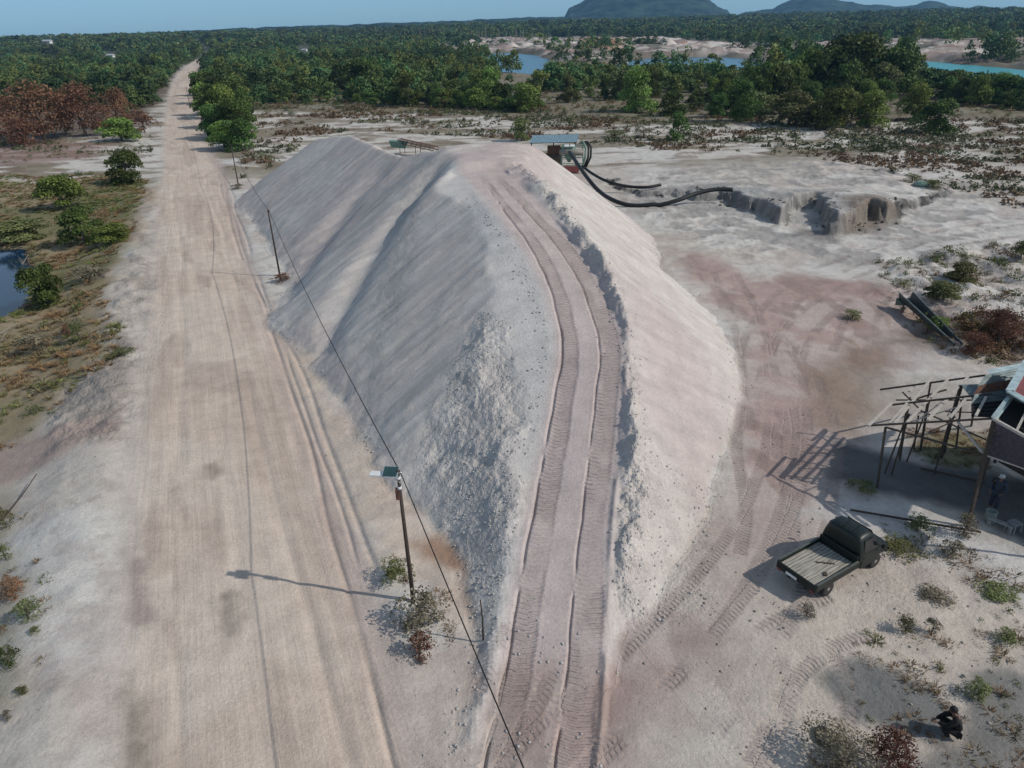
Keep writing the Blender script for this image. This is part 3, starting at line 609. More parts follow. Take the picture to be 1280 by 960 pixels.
# ================================================================== DISTANT HILLS
def hills(name, sky, rc, width, mat, amp, seed):
    azs = []; hs = []
    for x, y in sky:
        d = Fv*FPX+Rv*(x-CXP)-Uv*(y-CYP); azs.append(math.atan2(d[0], d[1])); hs.append(max(CAMH+d[2]/math.hypot(d[0], d[1])*rc, 0))
    az = np.linspace(azs[0], azs[-1], 520); Hs = np.interp(az, azs, hs); rr_ = np.linspace(rc-width, rc+width, 46)
    A, R_ = np.meshgrid(az, rr_); X = R_*np.sin(A); Y = R_*np.cos(A)
    bump = np.clip(1-np.abs((R_-rc)/width)**1.6, 0, 1); edge = np.clip(np.minimum(A-az[0], az[-1]-A)/.02, 0, 1)
    Z = Hs[None, :]*bump+(1-np.abs(fbm(X/420, Y/420, 5, seed)*2-1)-.75)*amp*bump+(fbm(X/40, Y/40, 3, seed+5)-.5)*9*(bump > .02)-2
    Z *= edge; n, m = Z.shape
    q = (np.arange(n-1)[:, None]*m+np.arange(m-1)[None, :]).ravel(); q = np.stack([q, q+1, q+1+m, q+m], 1)
    o = big_mesh(name, np.stack([X.ravel(), Y.ravel(), Z.ravel()], 1), q, mat); tag(o, kind='structure'); return o
M['hill'] = simple('forested_hillside', (.034, .055, .036), .95, scale=.02, var=.75, bump=14., spec=.05)
hills('hills', [(690, 30), (704, 19), (712, 10), (722, 5), (736, -2), (752, -10), (790, -16), (830, -18), (860, -12), (880, -6), (889, 2), (897, 9), (906, 13), (920, 15), (930, 20)], 3600, 620, M['hill'], 26, 201)
hills('hills', [(905, 20), (930, 15), (950, 12), (966, 10), (980, 2), (992, -2), (1010, -6), (1022, -5), (1040, -2), (1052, 2), (1066, 3), (1082, 7), (1100, 6), (1118, 9), (1130, 8), (1145, 7), (1152, 3), (1162, 1), (1172, 1), (1180, 3), (1186, 7), (1210, 9), (1222, 6), (1240, 8), (1256, 11), (1300, 11), (1500, 10), (1600, 22)], 3900, 500, M['hill'], 14, 231)
hills('hills', [(-300, 62), (-100, 53), (0, 48), (60, 46), (110, 43), (200, 39), (300, 34), (420, 31), (560, 26), (640, 22), (700, 20), (800, 22), (900, 20), (1280, 15), (1600, 8)], 2700, 380, M['hill'], 5, 261)

# ================================================================== VEGETATION
def leaf_quads(pts, nrm, size, rng):
    n = len(pts); r = rng.normal(size=(n, 3)); nn = nrm*.9+r*.75; nn /= np.linalg.norm(nn, axis=1)[:, None]+1e-9
    a = np.cross(nn, rng.normal(size=(n, 3))); a /= np.linalg.norm(a, axis=1)[:, None]+1e-9; b = np.cross(nn, a)
    sz = size*(.6+.8*rng.random(n))[:, None]
    v = np.stack([pts-a*sz*.5, pts+b*sz*.36+nn*sz*.1, pts+a*sz*.55, pts-b*sz*.36+nn*sz*.1], 1).reshape(-1, 3)
    return v
def crown_arr(w, h, n, leaf, rng, lobes=14, base=.02, top=1.1, gap=.25, squash=1.):
    """leaf clumps on uneven lobes of a crown that is w wide and h tall"""
    L = []
    for i in range(lobes):
        a = rng.random()*2*math.pi; t = rng.random()**.8; hh = base+(1-base)*t; prof = math.sin(math.pi*min(.97, .18+.76*hh))**.7
        rr_ = (.10+.40*rng.random()**.55)*w*prof*(.80 if i > 2 else .2); L.append((rr_*math.cos(a), rr_*math.sin(a), hh*h*.82, (.12+.15*rng.random())*w*squash))
    L = np.array(L); k = rng.integers(0, lobes, n); d = rng.normal(size=(n, 3)); d /= np.linalg.norm(d, axis=1)[:, None]
    d[:, 2] = np.where(d[:, 2] < -.35, -d[:, 2]*.6, d[:, 2])
    rad = (L[k, 3]*(.72+.42*rng.random(n)**.7))[:, None]; pts = L[k, :3]+d*rad*np.array([1, 1, .85]); pts[:, 2] = np.maximum(pts[:, 2], .06*h*rng.random(n))
    keep = rng.random(n) > gap*(vn3(pts*(2.3/w)))
    tone = (.62+.7*rng.random(lobes))[k]*(.75+.5*rng.random(n))
    pts, d, tone = pts[keep], d[keep], tone[keep]
    return leaf_quads(pts, d, leaf, rng), np.repeat(tone, 4)
def vn3(p): return vnoise(p[:, 0]*3+p[:, 2]*2.1, p[:, 1]*3-p[:, 2]*1.7, 5)
def crown_mesh(name, mat, w, h, n, leaf, seed, **kw):
    rng = np.random.default_rng(seed); v, t = crown_arr(w, h, n, leaf, rng, **kw)
    q = np.arange(len(v)).reshape(-1, 4); o = big_mesh(name, v, q, mat, dict(Col=('FLOAT_COLOR', np.repeat(t[:, None], 3, 1))), smooth=False)
    me = o.data; bpy.data.objects.remove(o); return me
def trunk_mesh(name, h, r, seed, mat=None, limbs=6, spread=.35):
    rng = random.Random(seed); mb = MB(); top = (rng.uniform(-.1, .1)*h, rng.uniform(-.1, .1)*h, h)
    mb.sweep([(0, 0, -.3), (top[0]*.3, top[1]*.2, h*.35), (top[0]*.6, top[1]*.7, h*.7), top], [r*1.3, r, r*.7, r*.25], 7)
    for i in range(limbs):
        a = rng.uniform(0, 6.28); z0 = h*rng.uniform(.25, .75); L = h*spread*rng.uniform(.7, 1.2)
        mb.sweep([(top[0]*z0/h, top[1]*z0/h, z0), (math.cos(a)*L*.5, math.sin(a)*L*.5, z0+L*.45), (math.cos(a)*L, math.sin(a)*L, z0+L*.75)], [r*.5, r*.35, r*.12], 5)
    o = mb.build(name, mat or M['bark'], smooth=True); me = o.data; bpy.data.objects.remove(o); return me
PROTO = {}
def proto(kind, i, hi=False, weed=False):
    key = (kind, i, hi, weed)
    if key in PROTO: return PROTO[key]
    mat = {'dark': 'leaf_dark', 'light': 'leaf_light', 'olive': 'leaf_olive', 'brown': 'leaf_brown', 'dry': 'leaf_dry'}[kind]; sd = 300+i*7+hash(kind) % 5*0+len(kind)*31
    n = 7500 if hi else 4200; leaf = .052 if hi else .062
    if weed: me = crown_mesh('crown', M[mat], 1., 1., 2600, .05, sd+3, lobes=26, gap=1.0, base=0., squash=.8)
    elif kind == 'brown': me = crown_mesh('crown', M[mat], 1., 1., n*2//3, leaf*.75, sd, lobes=20, gap=.75)
    elif kind == 'dry': me = crown_mesh('crown', M[mat], 1., 1., n*2//3, leaf*.6, sd, lobes=14, gap=.8, base=.05)
    else: me = crown_mesh('crown', M[mat], 1., 1., n, leaf, sd, lobes=13+i*3, gap=.45)
    PROTO[key] = me; return me
TRK_ME = [trunk_mesh('trunk', .75, .03, 60+i) for i in range(3)]
DEAD_ME = [trunk_mesh('trunk', 1., .012, 80+i, M['dead'], 9, .3) for i in range(2)]
def plant(name, kind, p, w, h, label, cat, group=None, i=0, hi=False, rz=None, seed=0):
    r = empty(name, p, rz if rz is not None else random.uniform(0, 6.28)); tag(r, label, cat, group)
    t = bpy.data.objects.new('trunk' if name.endswith('tree') else 'stem', TRK_ME[i % 3]); C.objects.link(t); t.parent = r; t.scale = (w*.9, w*.9, h)
    c = bpy.data.objects.new('crown' if name.endswith('tree') else 'foliage', proto(kind, i % 4, hi, name == 'shrub')); C.objects.link(c); c.parent = r; c.scale = (w, w*random.uniform(.85, 1.1), h)
    return r
ORD = 'nearest second third fourth fifth sixth seventh eighth ninth tenth eleventh twelfth thirteenth fourteenth fifteenth sixteenth seventeenth eighteenth nineteenth twentieth'.split()
ORDL = ['leftmost']+ORD[1:]
# --- bushes one can point to:  base x, base y, width, height (photo units), kind, name, label
BU = [
 (58, 382, 62, 62, 'dark', 'bush', 'round dark green bush at the edge of the blue pond'),
 (107, 305, 52, 52, 'dark', 'bush', 'dark green bush in the middle of the left bank, above the pond bush'),
 (82, 262, 52, 48, 'light', 'bush', 'pale green open bush standing in brown grass left of the road'),
 (162, 230, 44, 46, 'dark', 'bush', 'dark green bush close beside the left edge of the dirt road'),
 (146, 302, 46, 26, 'light', 'bush', 'low bright green bush right of the dark bank bush'),
 (152, 176, 50, 30, 'light', 'bush', 'yellow green bush in front of the rust red shrubs'),
 (181, 166, 30, 30, 'brown', 'bush', 'brownish bush on the road edge beside the yellow green one'),
 (95, 412, 36, 20, 'dry', 'shrub', 'low dry shrub just below the pond bush'),
 (48, 440, 50, 30, 'dry', 'shrub', 'grey brown dry shrub below the pond'),
 (110, 350, 60, 24, 'dry', 'shrub', 'wide low brown shrub patch between pond bush and road bank'),
 (85, 420, 18, 20, 'brown', 'shrub', 'small orange brown shrub beside the bare hump on the left bank'),
 (100, 425, 28, 28, 'olive', 'shrub', 'small olive shrub against the pale eroded bank'),
 (30, 300, 70, 30, 'olive', 'bush', 'olive bush patch above the pond corner'),
 (150, 445, 40, 14, 'olive', 'shrub', 'flat olive shrub on the pale bank beside the road'),
 (18, 745, 44, 34, 'brown', 'shrub', 'reddish brown shrub at the lower left photo edge'),
 (36, 772, 44, 30, 'olive', 'shrub', 'grey green shrub beside the reddish one at lower left'),
 (14, 832, 34, 34, 'dark', 'shrub', 'small dark green shrub on pale sand at the lower left edge'),
 (28, 866, 22, 12, 'olive', 'shrub', 'tiny green tuft below the dark shrub at lower left'),
 (44, 790, 18, 10, 'olive', 'shrub', 'tiny tuft between the two shrubs at lower left'),
 (10, 900, 16, 16, 'dry', 'shrub', 'tiny dry tuft at the lowest left of the sand'),
 (8, 700, 26, 26, 'olive', 'shrub', 'olive shrub at the left edge below the leaning branch'),
 (8, 660, 24, 34, 'olive', 'shrub', 'yellow green shrub at the left edge behind the leaning branch'),
 (526, 780, 72, 50, 'dry', 'shrub', 'grey dry shrub around the foot of the lamp pole'),
 (526, 818, 44, 32, 'brown', 'shrub', 'small brown shrub just in front of the lamp pole shrub'),
 (494, 724, 56, 30, 'olive', 'shrub', 'low olive shrub left behind the lamp pole'),
 (528, 828, 14, 10, 'dry', 'shrub', 'tiny grey tuft in front of the brown pole shrub'),
 (352, 352, 28, 14, 'brown', 'shrub', 'brown dry shrub around the foot of the middle utility pole'),
 (297, 236, 20, 8, 'dry', 'shrub', 'low grey shrub at the foot of the third utility pole'),
 (652, 176, 28, 28, 'olive', 'bush', 'olive yellow bush behind the crest of the sand heap beside the blue roof'),
 (847, 176, 26, 36, 'dark', 'bush', 'slim dark green bush standing alone on the white flat'),
 (925, 152, 42, 54, 'dark', 'tree', 'tall rounded dark green tree at the edge of the white flat'),
 (1048, 160, 62, 52, 'light', 'tree', 'broad bright green tree, largest at the edge of the white flat'),
 (1086, 158, 46, 42, 'light', 'tree', 'smaller bright green tree right beside the broad one'),
 (1142, 150, 40, 46, 'light', 'tree', 'loose pale green tree standing apart on the right'),
 (1170, 168, 52, 44, 'dark', 'tree', 'dense green tree in front of the pale one on the right'),
 (985, 156, 64, 44, 'olive', 'tree', 'olive green tree left of the broad bright tree'),
 (795, 140, 46, 52, 'light', 'tree', 'round light green tree behind the machine hut'),
 (657, 140, 44, 36, 'light', 'tree', 'pale green tree behind the olive bush on the heap crest'),
 (452, 118, 50, 44, 'dark', 'tree', 'dark round tree behind the back end of the sand heap'),
 (1060, 122, 90, 82, 'dark', 'tree', 'tallest dark tree rising above the belt before the lake'),
 (1015, 120, 60, 62, 'dark', 'tree', 'second tallest dark tree left of the tallest one'),
 (1110, 120, 60, 60, 'dark', 'tree', 'tall dark tree right of the tallest one'),
 (805, 172, 40, 14, 'dry', 'shrub', 'low grey shrub behind the machine hut'),
 (768, 172, 44, 12, 'olive', 'shrub', 'flat olive shrub right behind the machine'),
 (1200, 352, 40, 28, 'olive', 'bush', 'yellow green bush on the hummocks right of the yard'),
 (1178, 374, 40, 26, 'olive', 'bush', 'darker olive bush in front of the yellow green hummock bush'),
 (1130, 360, 26, 14, 'olive', 'shrub', 'small green shrub on the left end of the hummocks'),
 (1248, 428, 66, 50, 'brown', 'bush', 'dark brown bush in the hollow behind the tin roof'),
 (1215, 440, 40, 30, 'brown', 'bush', 'rusty bush beside the end of the metal chute'),
 (1276, 322, 24, 24, 'olive', 'bush', 'bush at the right photo edge above the hummocks'),
 (1065, 398, 34, 16, 'olive', 'shrub', 'small green shrub in the middle of the yard'),
 (1172, 412, 40, 22, 'light', 'shrub', 'green weeds growing around the metal chute'),
 (1146, 664, 46, 26, 'olive', 'shrub', 'olive green shrub in front of the open shed'),
 (1076, 614, 40, 22, 'olive', 'shrub', 'weedy shrub at the foot of the first shed post'),
 (1204, 668, 34, 34, 'dry', 'shrub', 'dry weeds at the foot of the tall shed post'),
 (1190, 692, 34, 24, 'dry', 'shrub', 'dark dry weeds in front of the tall shed post'),
 (1120, 685, 60, 14, 'olive', 'shrub', 'low strip of weeds behind the truck'),
 (1170, 748, 50, 16, 'dry', 'shrub', 'flat dry weeds on the sand right of the truck'),
 (1248, 742, 60, 14, 'olive', 'shrub', 'strip of weeds at the right edge of the pale yard'),
 (1132, 788, 30, 24, 'olive', 'shrub', 'small olive tuft in front of the truck'),
 (1165, 790, 24, 22, 'dry', 'shrub', 'small dry tuft right of the olive one'),
 (1008, 770, 24, 20, 'dry', 'shrub', 'small dry tuft behind the truck tailgate'),
 (1222, 868, 44, 26, 'olive', 'shrub', 'green weeds beside the crouching figure'),
 (1256, 800, 40, 20, 'olive', 'shrub', 'scattered weeds near the right edge'),
 (1050, 968, 110, 64, 'dry', 'bush', 'brown twiggy brush at the bottom edge'),
 (1108, 962, 66, 60, 'brown', 'bush', 'dark bare twigged bush right of the bottom brush'),
 (1140, 228, 30, 14, 'olive', 'shrub', 'green patch of weeds on the mound right of the quarry'),
 (1165, 236, 26, 14, 'light', 'shrub', 'bright green weeds at the right of the quarry mound'),
]
for k, (x, y, w, h, kind, name, lab) in enumerate(BU):
    p = G(x, y, -1.2 if x < 130 and y < 560 and y > 190 else 0.); m = mpp(p); el = math.atan2(CAMH-p[2], math.hypot(p[0], p[1]))
    W_ = w*m; H_ = max(.25, h*m/math.cos(el)*.98-.35*W_*math.sin(el)); H_ = max(H_, .3*W_ if name != 'shrub' else .25)
    plant(name, kind, p, W_*1.05, H_, lab, name, i=k, hi=(w*.8 > 26), seed=k)
for k, (x, y, w, h) in enumerate([(300, 189, 44, 46), (281, 186, 40, 36), (292, 174, 44, 52), (274, 172, 40, 46), (300, 166, 40, 46), (283, 158, 42, 52), (266, 158, 36, 40), (300, 150, 38, 42), (272, 146, 40, 46), (258, 143, 32, 40), (290, 140, 40, 44), (256, 130, 30, 38), (274, 131, 36, 40), (296, 128, 34, 36), (250, 119, 26, 30), (266, 118, 30, 34), (284, 117, 34, 36)]):
    p = G(x, y); m = mpp(p); kd = ['dark', 'light', 'dark', 'dark'][k % 4]; side_ = 'road side' if x < 280 else 'sand side'
    plant('tree', kd, p, w*m*1.1, h*m*.92, ORD[k]+' tree from the near end of the roadside clump, on its '+side_, 'tree', 'trees of the clump beside the dirt road', i=k, hi=k < 6)
# rust red shrubs left
for k, (x, y, w, h) in enumerate([(14, 172, 60, 62), (56, 176, 70, 84), (108, 170, 60, 78), (150, 160, 48, 56), (84, 168, 50, 60), (132, 170, 44, 46), (-30, 176, 60, 60), (30, 182, 50, 40)]):
    p = G(x, y); m = mpp(p); plant('bush', 'brown', p, w*m*1.05, h*m*.85, ['rust red bush at the left photo edge', 'tallest rust red bush, second from the left edge', 'rust red bush in the middle of the red row', 'rust red bush at the right end of the row', 'rust red bush behind, between the two tallest', 'low rust red bush behind the yellow green one', 'rust red bush beyond the left edge', 'low rust red bush at the front of the row'][k], 'bush', 'rust red bushes left of the road', i=k, hi=True)
# --- trees of the belts
def in_px(X, Y, px):
    return region(X, Y, px, .5) > .5
def proj(p):
    q = np.asarray(p, float)-np.array([0, 0, CAMH]); w = q@Fv; return CXP+FPX*(q@Rv)/w, CYP-FPX*(q@Uv)/w
BELT_R = [(236, 74), (246, 118), (262, 150), (276, 186), (304, 186), (310, 148), (318, 130), (420, 128), (560, 137), (660, 142), (760, 143), (900, 148), (1000, 146), (1100, 142), (1120, 118), (1190, 128), (1200, 138), (1600, 150), (1600, 118), (1290, 106), (1150, 97), (1080, 92), (980, 90), (760, 92), (700, 93), (600, 90), (520, 70), (420, 62)]
BELT_L = [(-260, 75), (222, 72), (222, 86), (214, 112), (190, 134), (120, 152), (60, 150), (-260, 160)]
def scatter(px, spacing, seed, ymin=60):
    pts = np.array([P(a, b, 0)[:2] for a, b in px]); x0, y0 = pts.min(0); x1, y1 = pts.max(0)
    nx, ny = int((x1-x0)/spacing)+1, int((y1-y0)/spacing)+1; rng = np.random.default_rng(seed)
    X, Y = np.meshgrid(x0+np.arange(nx)*spacing, y0+np.arange(ny)*spacing); X = X.ravel()+rng.uniform(-.48, .48, X.size)*spacing; Y = Y.ravel()+rng.uniform(-.48, .48, Y.size)*spacing
    k = (poly_sd(X, Y, pts) > 0); return X[k], Y[k]
def forest_ok(X, Y):
    keep = region(X, Y, PX_LAKE1, 4) < .3; keep &= region(X, Y, PX_LAKE2, 4) < .3; keep &= (region(X, Y, PX_BANK, 10, 10, 60) < .35) | (fbm(X/38, Y/24, 4, 133) > .68)
    keep &= np.abs((X-road_cx(Y))*.925) > 6.8; return keep
HUTS = [(381, 62, 14, 'small white house far behind the trees right of the road'), (139, 70, 20, 'low white house far left of the road'), (63, 62, 22, 'long white roofed house farthest to the left'), (5, 70, 10, 'tiny white house at the far left edge'), (342, 101, 9, 'tiny pale hut among trees right of the road')]
RX1, RY1 = scatter(BELT_R, 4.4, 5); RX2, RY2 = scatter(BELT_L, 4.4, 6)
TX = np.r_[RX1, RX2]; TY = np.r_[RY1, RY2]; ok = forest_ok(TX, TY)
gapn = fbm(TX/17, TY/17, 3, 300); ok &= gapn > .43
TX, TY = TX[ok], TY[ok]; TZ = ground_z(TX, TY); R_ = np.hypot(TX, TY)
pxy = np.array([proj((a, b, c)) for a, b, c in zip(TX, TY, TZ)])
vis = (pxy[:, 0] > -60) & (pxy[:, 0] < 1340)
for hx, hy, hw, _ in HUTS: vis &= ~((np.abs(pxy[:, 0]-hx) < hw*.6) & (pxy[:, 1] > hy-1) & (pxy[:, 1] < hy+16))
lakegap = (pxy[:, 0] > 618) & (pxy[:, 0] < 686) & (pxy[:, 1] < 112); vis &= ~lakegap
sizes = 2.6+5.6*RNG.random(len(TX))**1.8; hts = sizes*(.6+.7*RNG.random(len(TX)))
dep_ = np.array([depth((a, b, c)) for a, b, c in zip(TX, TY, TZ)]); topy = pxy[:, 1]-hts*FPX/dep_
lim_ = np.where(pxy[:, 0] > 1135, 84+(pxy[:, 0]-1150)*.10, np.where((pxy[:, 0] > 690) & (pxy[:, 0] < 960), 77+6*fbm(pxy[:, 0]/25, pxy[:, 0]*0, 2, 9), -99))
f_ = np.clip((pxy[:, 1]-lim_)/(pxy[:, 1]-topy), .0, 1); hts = hts*f_; vis &= f_ > .45
order = np.argsort(R_+1e5*(~vis)); n_ind = 210
tallr = (pxy[:, 0] > 960) & (pxy[:, 0] < 1140) & (pxy[:, 1] < 132); sizes[tallr] *= 1.35; hts[tallr] *= 1.55
kinds = ['dark', 'dark', 'dark', 'light', 'olive', 'dark', 'light', 'dark']
def zone(x, y):
    if x < 235: return 'the wood left of the road'
    if x < 380: return 'the wood right of the road'
    if x < 500: return 'the belt behind the heap end'
    if x < 620: return 'the belt behind the conveyor'
    if x < 720: return 'the belt behind the olive bush'
    if x < 820: return 'the belt behind the machine'
    if x < 900: return 'the belt behind the hoses'
    if x < 980: return 'the belt behind the shelf'
    if x < 1060: return 'the belt left of the tallest trees'
    if x < 1140: return 'the belt right of the tallest trees'
    if x < 1210: return 'the belt before the turquoise lake'
    return 'the belt at the right photo edge'
sel = [int(j) for j in order[:n_ind]]; zs_ = {}
for j in sel: zs_.setdefault(zone(*pxy[j]), []).append(j)
for z_, js in zs_.items():
    js.sort(key=lambda j: -pxy[j, 1]); n_ = len(js); nrow = max(1, -(-n_//9)); per = -(-n_//nrow)
    for r_i in range(nrow):
        row = sorted(js[r_i*per:(r_i+1)*per], key=lambda j: pxy[j, 0]); rn_ = 'front' if r_i == 0 else ('back' if r_i == nrow-1 else ['second', 'third', 'fourth', 'fifth', 'sixth'][min(r_i-1, 4)])
        for q_i, j in enumerate(row):
            kd = kinds[RNG.integers(0, len(kinds))]; tall = hts[j] > 5
            word = {'dark': 'dark', 'light': 'light', 'olive': 'olive'}[kd]
            lab = f"{'tall' if tall else 'low'} {word} green tree, {ORDL[q_i]} in {rn_} row of {z_}"
            lab = ' '.join(lab.split()[:16])
            plant('tree', kd, (TX[j], TY[j], TZ[j]), sizes[j], hts[j], lab, 'tree', word+' green trees in '+z_, i=int(RNG.integers(0, 4)))
# the rest of the woodland reads as one mass
def woodland(name, X, Y, Z, Wd, Ht, nleaf, leafscale, seed, mat):
    rng = np.random.default_rng(seed); T = []
    for i in range(6):
        v, t = crown_arr(1, 1, nleaf, leafscale, rng, lobes=10, gap=.3); T.append((v, t))
    vs = []; ts = []; patch = .62+.76*ss(fbm(X/70, Y/45, 4, 320), .32, .68)
    for i in range(len(X)):
        v, t = T[i % 6]; a = rng.random()*6.28; c, s_ = math.cos(a)*Wd[i], math.sin(a)*Wd[i]
        vs.append(np.stack([v[:, 0]*c-v[:, 1]*s_+X[i], v[:, 0]*s_+v[:, 1]*c+Y[i], v[:, 2]*Ht[i]+Z[i]], 1)); ts.append((t*.6+.4)*rng.uniform(.72, 1.25)*patch[i])
    v = np.concatenate(vs); t = np.concatenate(ts); q = np.arange(len(v)).reshape(-1, 4)
    hue = np.repeat(rng.uniform(-.12, .26, len(X)), [len(a) for a in ts])
    colr = np.stack([t*(1+hue*1.8), t, t*(1-hue)], 1)
    return big_mesh(name, v, q, mat, dict(Col=('FLOAT_COLOR', colr)), smooth=False)
rest = order[n_ind:int(vis.sum())]
o = woodland('woodland', TX[rest], TY[rest], TZ[rest], sizes[rest], hts[rest], 650, .105, 9, M['leaf_far']); tag(o, 'dense green woodland stretching behind the nearer trees', 'woodland', kind='stuff')
# far forest to the horizon
rng = np.random.default_rng(77); fx = []; fy = []
for r_a, r_b, sp in ((300, 700, 6.5), (700, 1300, 10.), (1300, 2400, 17.)):
    n = int(1.62*(r_b**2-r_a**2)/2/sp**2); r = np.sqrt(rng.uniform(r_a**2, r_b**2, n)); a = rng.uniform(-.80, .80, n); fx.append(r*np.sin(a)); fy.append(r*np.cos(a))
fx = np.concatenate(fx); fy = np.concatenate(fy); ok = forest_ok(fx, fy)
bel = np.zeros(len(fx), bool)
for pl in (BELT_R, BELT_L): bel |= in_px(fx, fy, pl)
ok &= ~bel
fz0 = np.zeros(len(fx)); pp = np.array([proj((a, b, 0)) for a, b in zip(fx, fy)])
for hx, hy, hw, _ in HUTS: ok &= ~((np.abs(pp[:, 0]-hx) < hw*.6) & (pp[:, 1] > hy-1.5) & (pp[:, 1] < hy+9))
ok &= ~((pp[:, 1] > 92) & (pp[:, 0] > 300))
ok &= fbm(fx/60, fy/45, 4, 310) > .40
fx, fy = fx[ok], fy[ok]; fz = ground_z(fx, fy); fr = np.hypot(fx, fy); sc = np.interp(fr, [300, 700, 1300, 2400], [7, 9.5, 14, 22])
fw_ = sc*(.7+.6*rng.random(len(fx))); fh_ = np.interp(fr, [300, 2400], [7.5, 13])*(.6+.8*rng.random(len(fx))); nr_ = fr < 700
o = woodland('forest', fx[nr_], fy[nr_], fz[nr_], fw_[nr_], fh_[nr_], 260, .12, 21, M['leaf_far']); tag(o, 'green forest beyond the nearer woodland, before the far plain', 'forest', kind='stuff')
fx, fy, fz, fw_, fh_ = fx[~nr_], fy[~nr_], fz[~nr_], fw_[~nr_], fh_[~nr_]
o = woodland('far_forest', fx, fy, fz, fw_, fh_, 100, .19, 19, M['leaf_far']); tag(o, 'far off forest reaching the horizon below the hills', 'forest', kind='stuff')
# bare pale trunks at the forest edge beyond the lake
mb = MB(); mb.sweep([(0, 0, 0), (.2, 0, 9), (.1, .3, 19)], [.5, .35, .15], 5); mb.sweep([(.2, 0, 10), (1.6, 0, 14)], [.2, .08], 4); tmp = mb.build('trunk', M['dead']); dme = tmp.data; bpy.data.objects.remove(tmp)
for k in range(46):
    x = 420+k*5.4+random.uniform(-3, 3); p = P(x, 54.5+random.uniform(-1, 1), 0); p = P(x, 54, 0); p[2] = float(ground_z(p[0], p[1])[0])
    o = bpy.data.objects.new('dead_tree', dme); C.objects.link(o); o.location = V(p); s_ = random.uniform(.6, 1.)*.9; o.scale = (s_, s_, s_); o.rotation_euler = (0, 0, random.uniform(0, 6)); tag(o, 'bare pale tree trunk at the edge of the forest beyond the lake', 'dead tree', 'bare trunks at the far forest edge')
# --- low scrub, grass (ground cover nobody could count)
def tufts(name, X, Y, Z, W_, H_, nb, mat, seed, colf):
    rng = np.random.default_rng(seed); n = len(X); a = rng.random((n, nb))*6.28; lean = rng.uniform(.2, 1., (n, nb)); h = H_[:, None]*rng.uniform(.5, 1.1, (n, nb)); r0_ = W_[:, None]*.22*rng.random((n, nb))
    bx = X[:, None]+r0_*np.cos(a); by = Y[:, None]+r0_*np.sin(a); bz = np.repeat(Z[:, None], nb, 1)-.03
    tx = bx+np.cos(a)*lean*W_[:, None]*.5; ty = by+np.sin(a)*lean*W_[:, None]*.5; tz = bz+h; wd = W_[:, None]*rng.uniform(.015, .05, (n, nb)); b = a+rng.uniform(-.6, .6, (n, nb))
    v = np.stack([np.stack([bx-np.sin(b)*wd, by+np.cos(b)*wd, bz], -1), np.stack([bx+np.sin(b)*wd, by-np.cos(b)*wd, bz], -1), np.stack([tx+np.sin(b)*wd*.4, ty-np.cos(b)*wd*.4, tz], -1), np.stack([tx-np.sin(b)*wd*.6, ty+np.cos(b)*wd*.6, tz*.97+bz*.03], -1)], 2).reshape(-1, 3)
    t = (colf(X, Y)[:, None, :]*(.6+.8*rng.random((n, nb)))[:, :, None]); t = np.repeat(t.reshape(-1, 3), 4, 0)
    return big_mesh(name, v, np.arange(len(v)).reshape(-1, 4), mat, dict(Col=('FLOAT_COLOR', t)), smooth=False)
def mounds(name, X, Y, Z, W_, H_, nb, mat, seed, colf):
    rng = np.random.default_rng(seed); n = len(X); d = rng.normal(size=(n*nb, 3)); d /= np.linalg.norm(d, axis=1)[:, None]; d[:, 2] = np.abs(d[:, 2]); rr_ = rng.random(n*nb)[:, None]**.4
    k = np.repeat(np.arange(n), nb); sq = np.repeat(rng.uniform(.6, 1.2, n), nb)
    p = d*rr_*np.stack([W_[k]*.5*sq, W_[k]*.5/sq, H_[k]], 1)+np.stack([X[k], Y[k], Z[k]], 1)
    v = leaf_quads(p, d, (W_[k]*(.24 if nb < 30 else .13))[:, None], rng); t = colf(X, Y)[k]*(.6+.8*rng.random(n*nb))[:, None]
    return big_mesh(name, v, np.arange(len(v)).reshape(-1, 4), mat, dict(Col=('FLOAT_COLOR', np.repeat(t, 4, 0))), smooth=False)
def sc_pts(px, n, seed, dens, z=0.):
    pts = np.array([P(a, b, z)[:2] for a, b in px]); x0, y0 = pts.min(0); x1, y1 = pts.max(0); rng = np.random.default_rng(seed)
    X = rng.uniform(x0, x1, n); Y = rng.uniform(y0, y1, n); k = poly_sd(X, Y, pts) > 0; X, Y = X[k], Y[k]
    k = rng.random(len(X)) < dens(X, Y); return X[k], Y[k]
FL = [(-200, 172), (130, 195), (195, 195), (300, 168), (310, 128), (560, 135), (900, 148), (1280, 150), (1500, 155), (1500, 300), (1280, 268), (1190, 240), (1100, 215), (1000, 195), (800, 188), (700, 175), (440, 165), (380, 178), (300, 240), (290, 215), (302, 185)]
X, Y = sc_pts(FL, 70000, 401, lambda x, y: .02+.62*ss(fbm(x/13, y/6, 4, 111), .44, .60)+.55*ss(x, 38, 60)*(fbm(x/3, y/3, 2, 3) > .45))
roadoff = np.abs((X-road_cx(Y))*.925) > 6; hk = pile_sample(X, Y) < .0; X, Y = X[roadoff & hk], Y[roadoff & hk]
rng = np.random.default_rng(5); Wt = .35+1.1*rng.random(len(X))**2.5
def scol(x, y):
    a = ss(fbm(x/10, y/10, 3, 501), .42, .58)[:, None]; return np.array([1.15, .82, .75])*a+np.array([.82, 1.0, .8])*(1-a)
o = mounds('scrub', X, Y, ground_z(X, Y), Wt*1.45, Wt*.6, 18, M['scrub'], 6, scol); tag(o, 'low dark scrub dotting the white sand flats', 'scrub', kind='stuff')
LV = [(-200, 205), (60, 228), (140, 222), (188, 232), (172, 300), (128, 345), (140, 400), (160, 430), (140, 490), (90, 515), (60, 530), (20, 560), (-300, 640)]
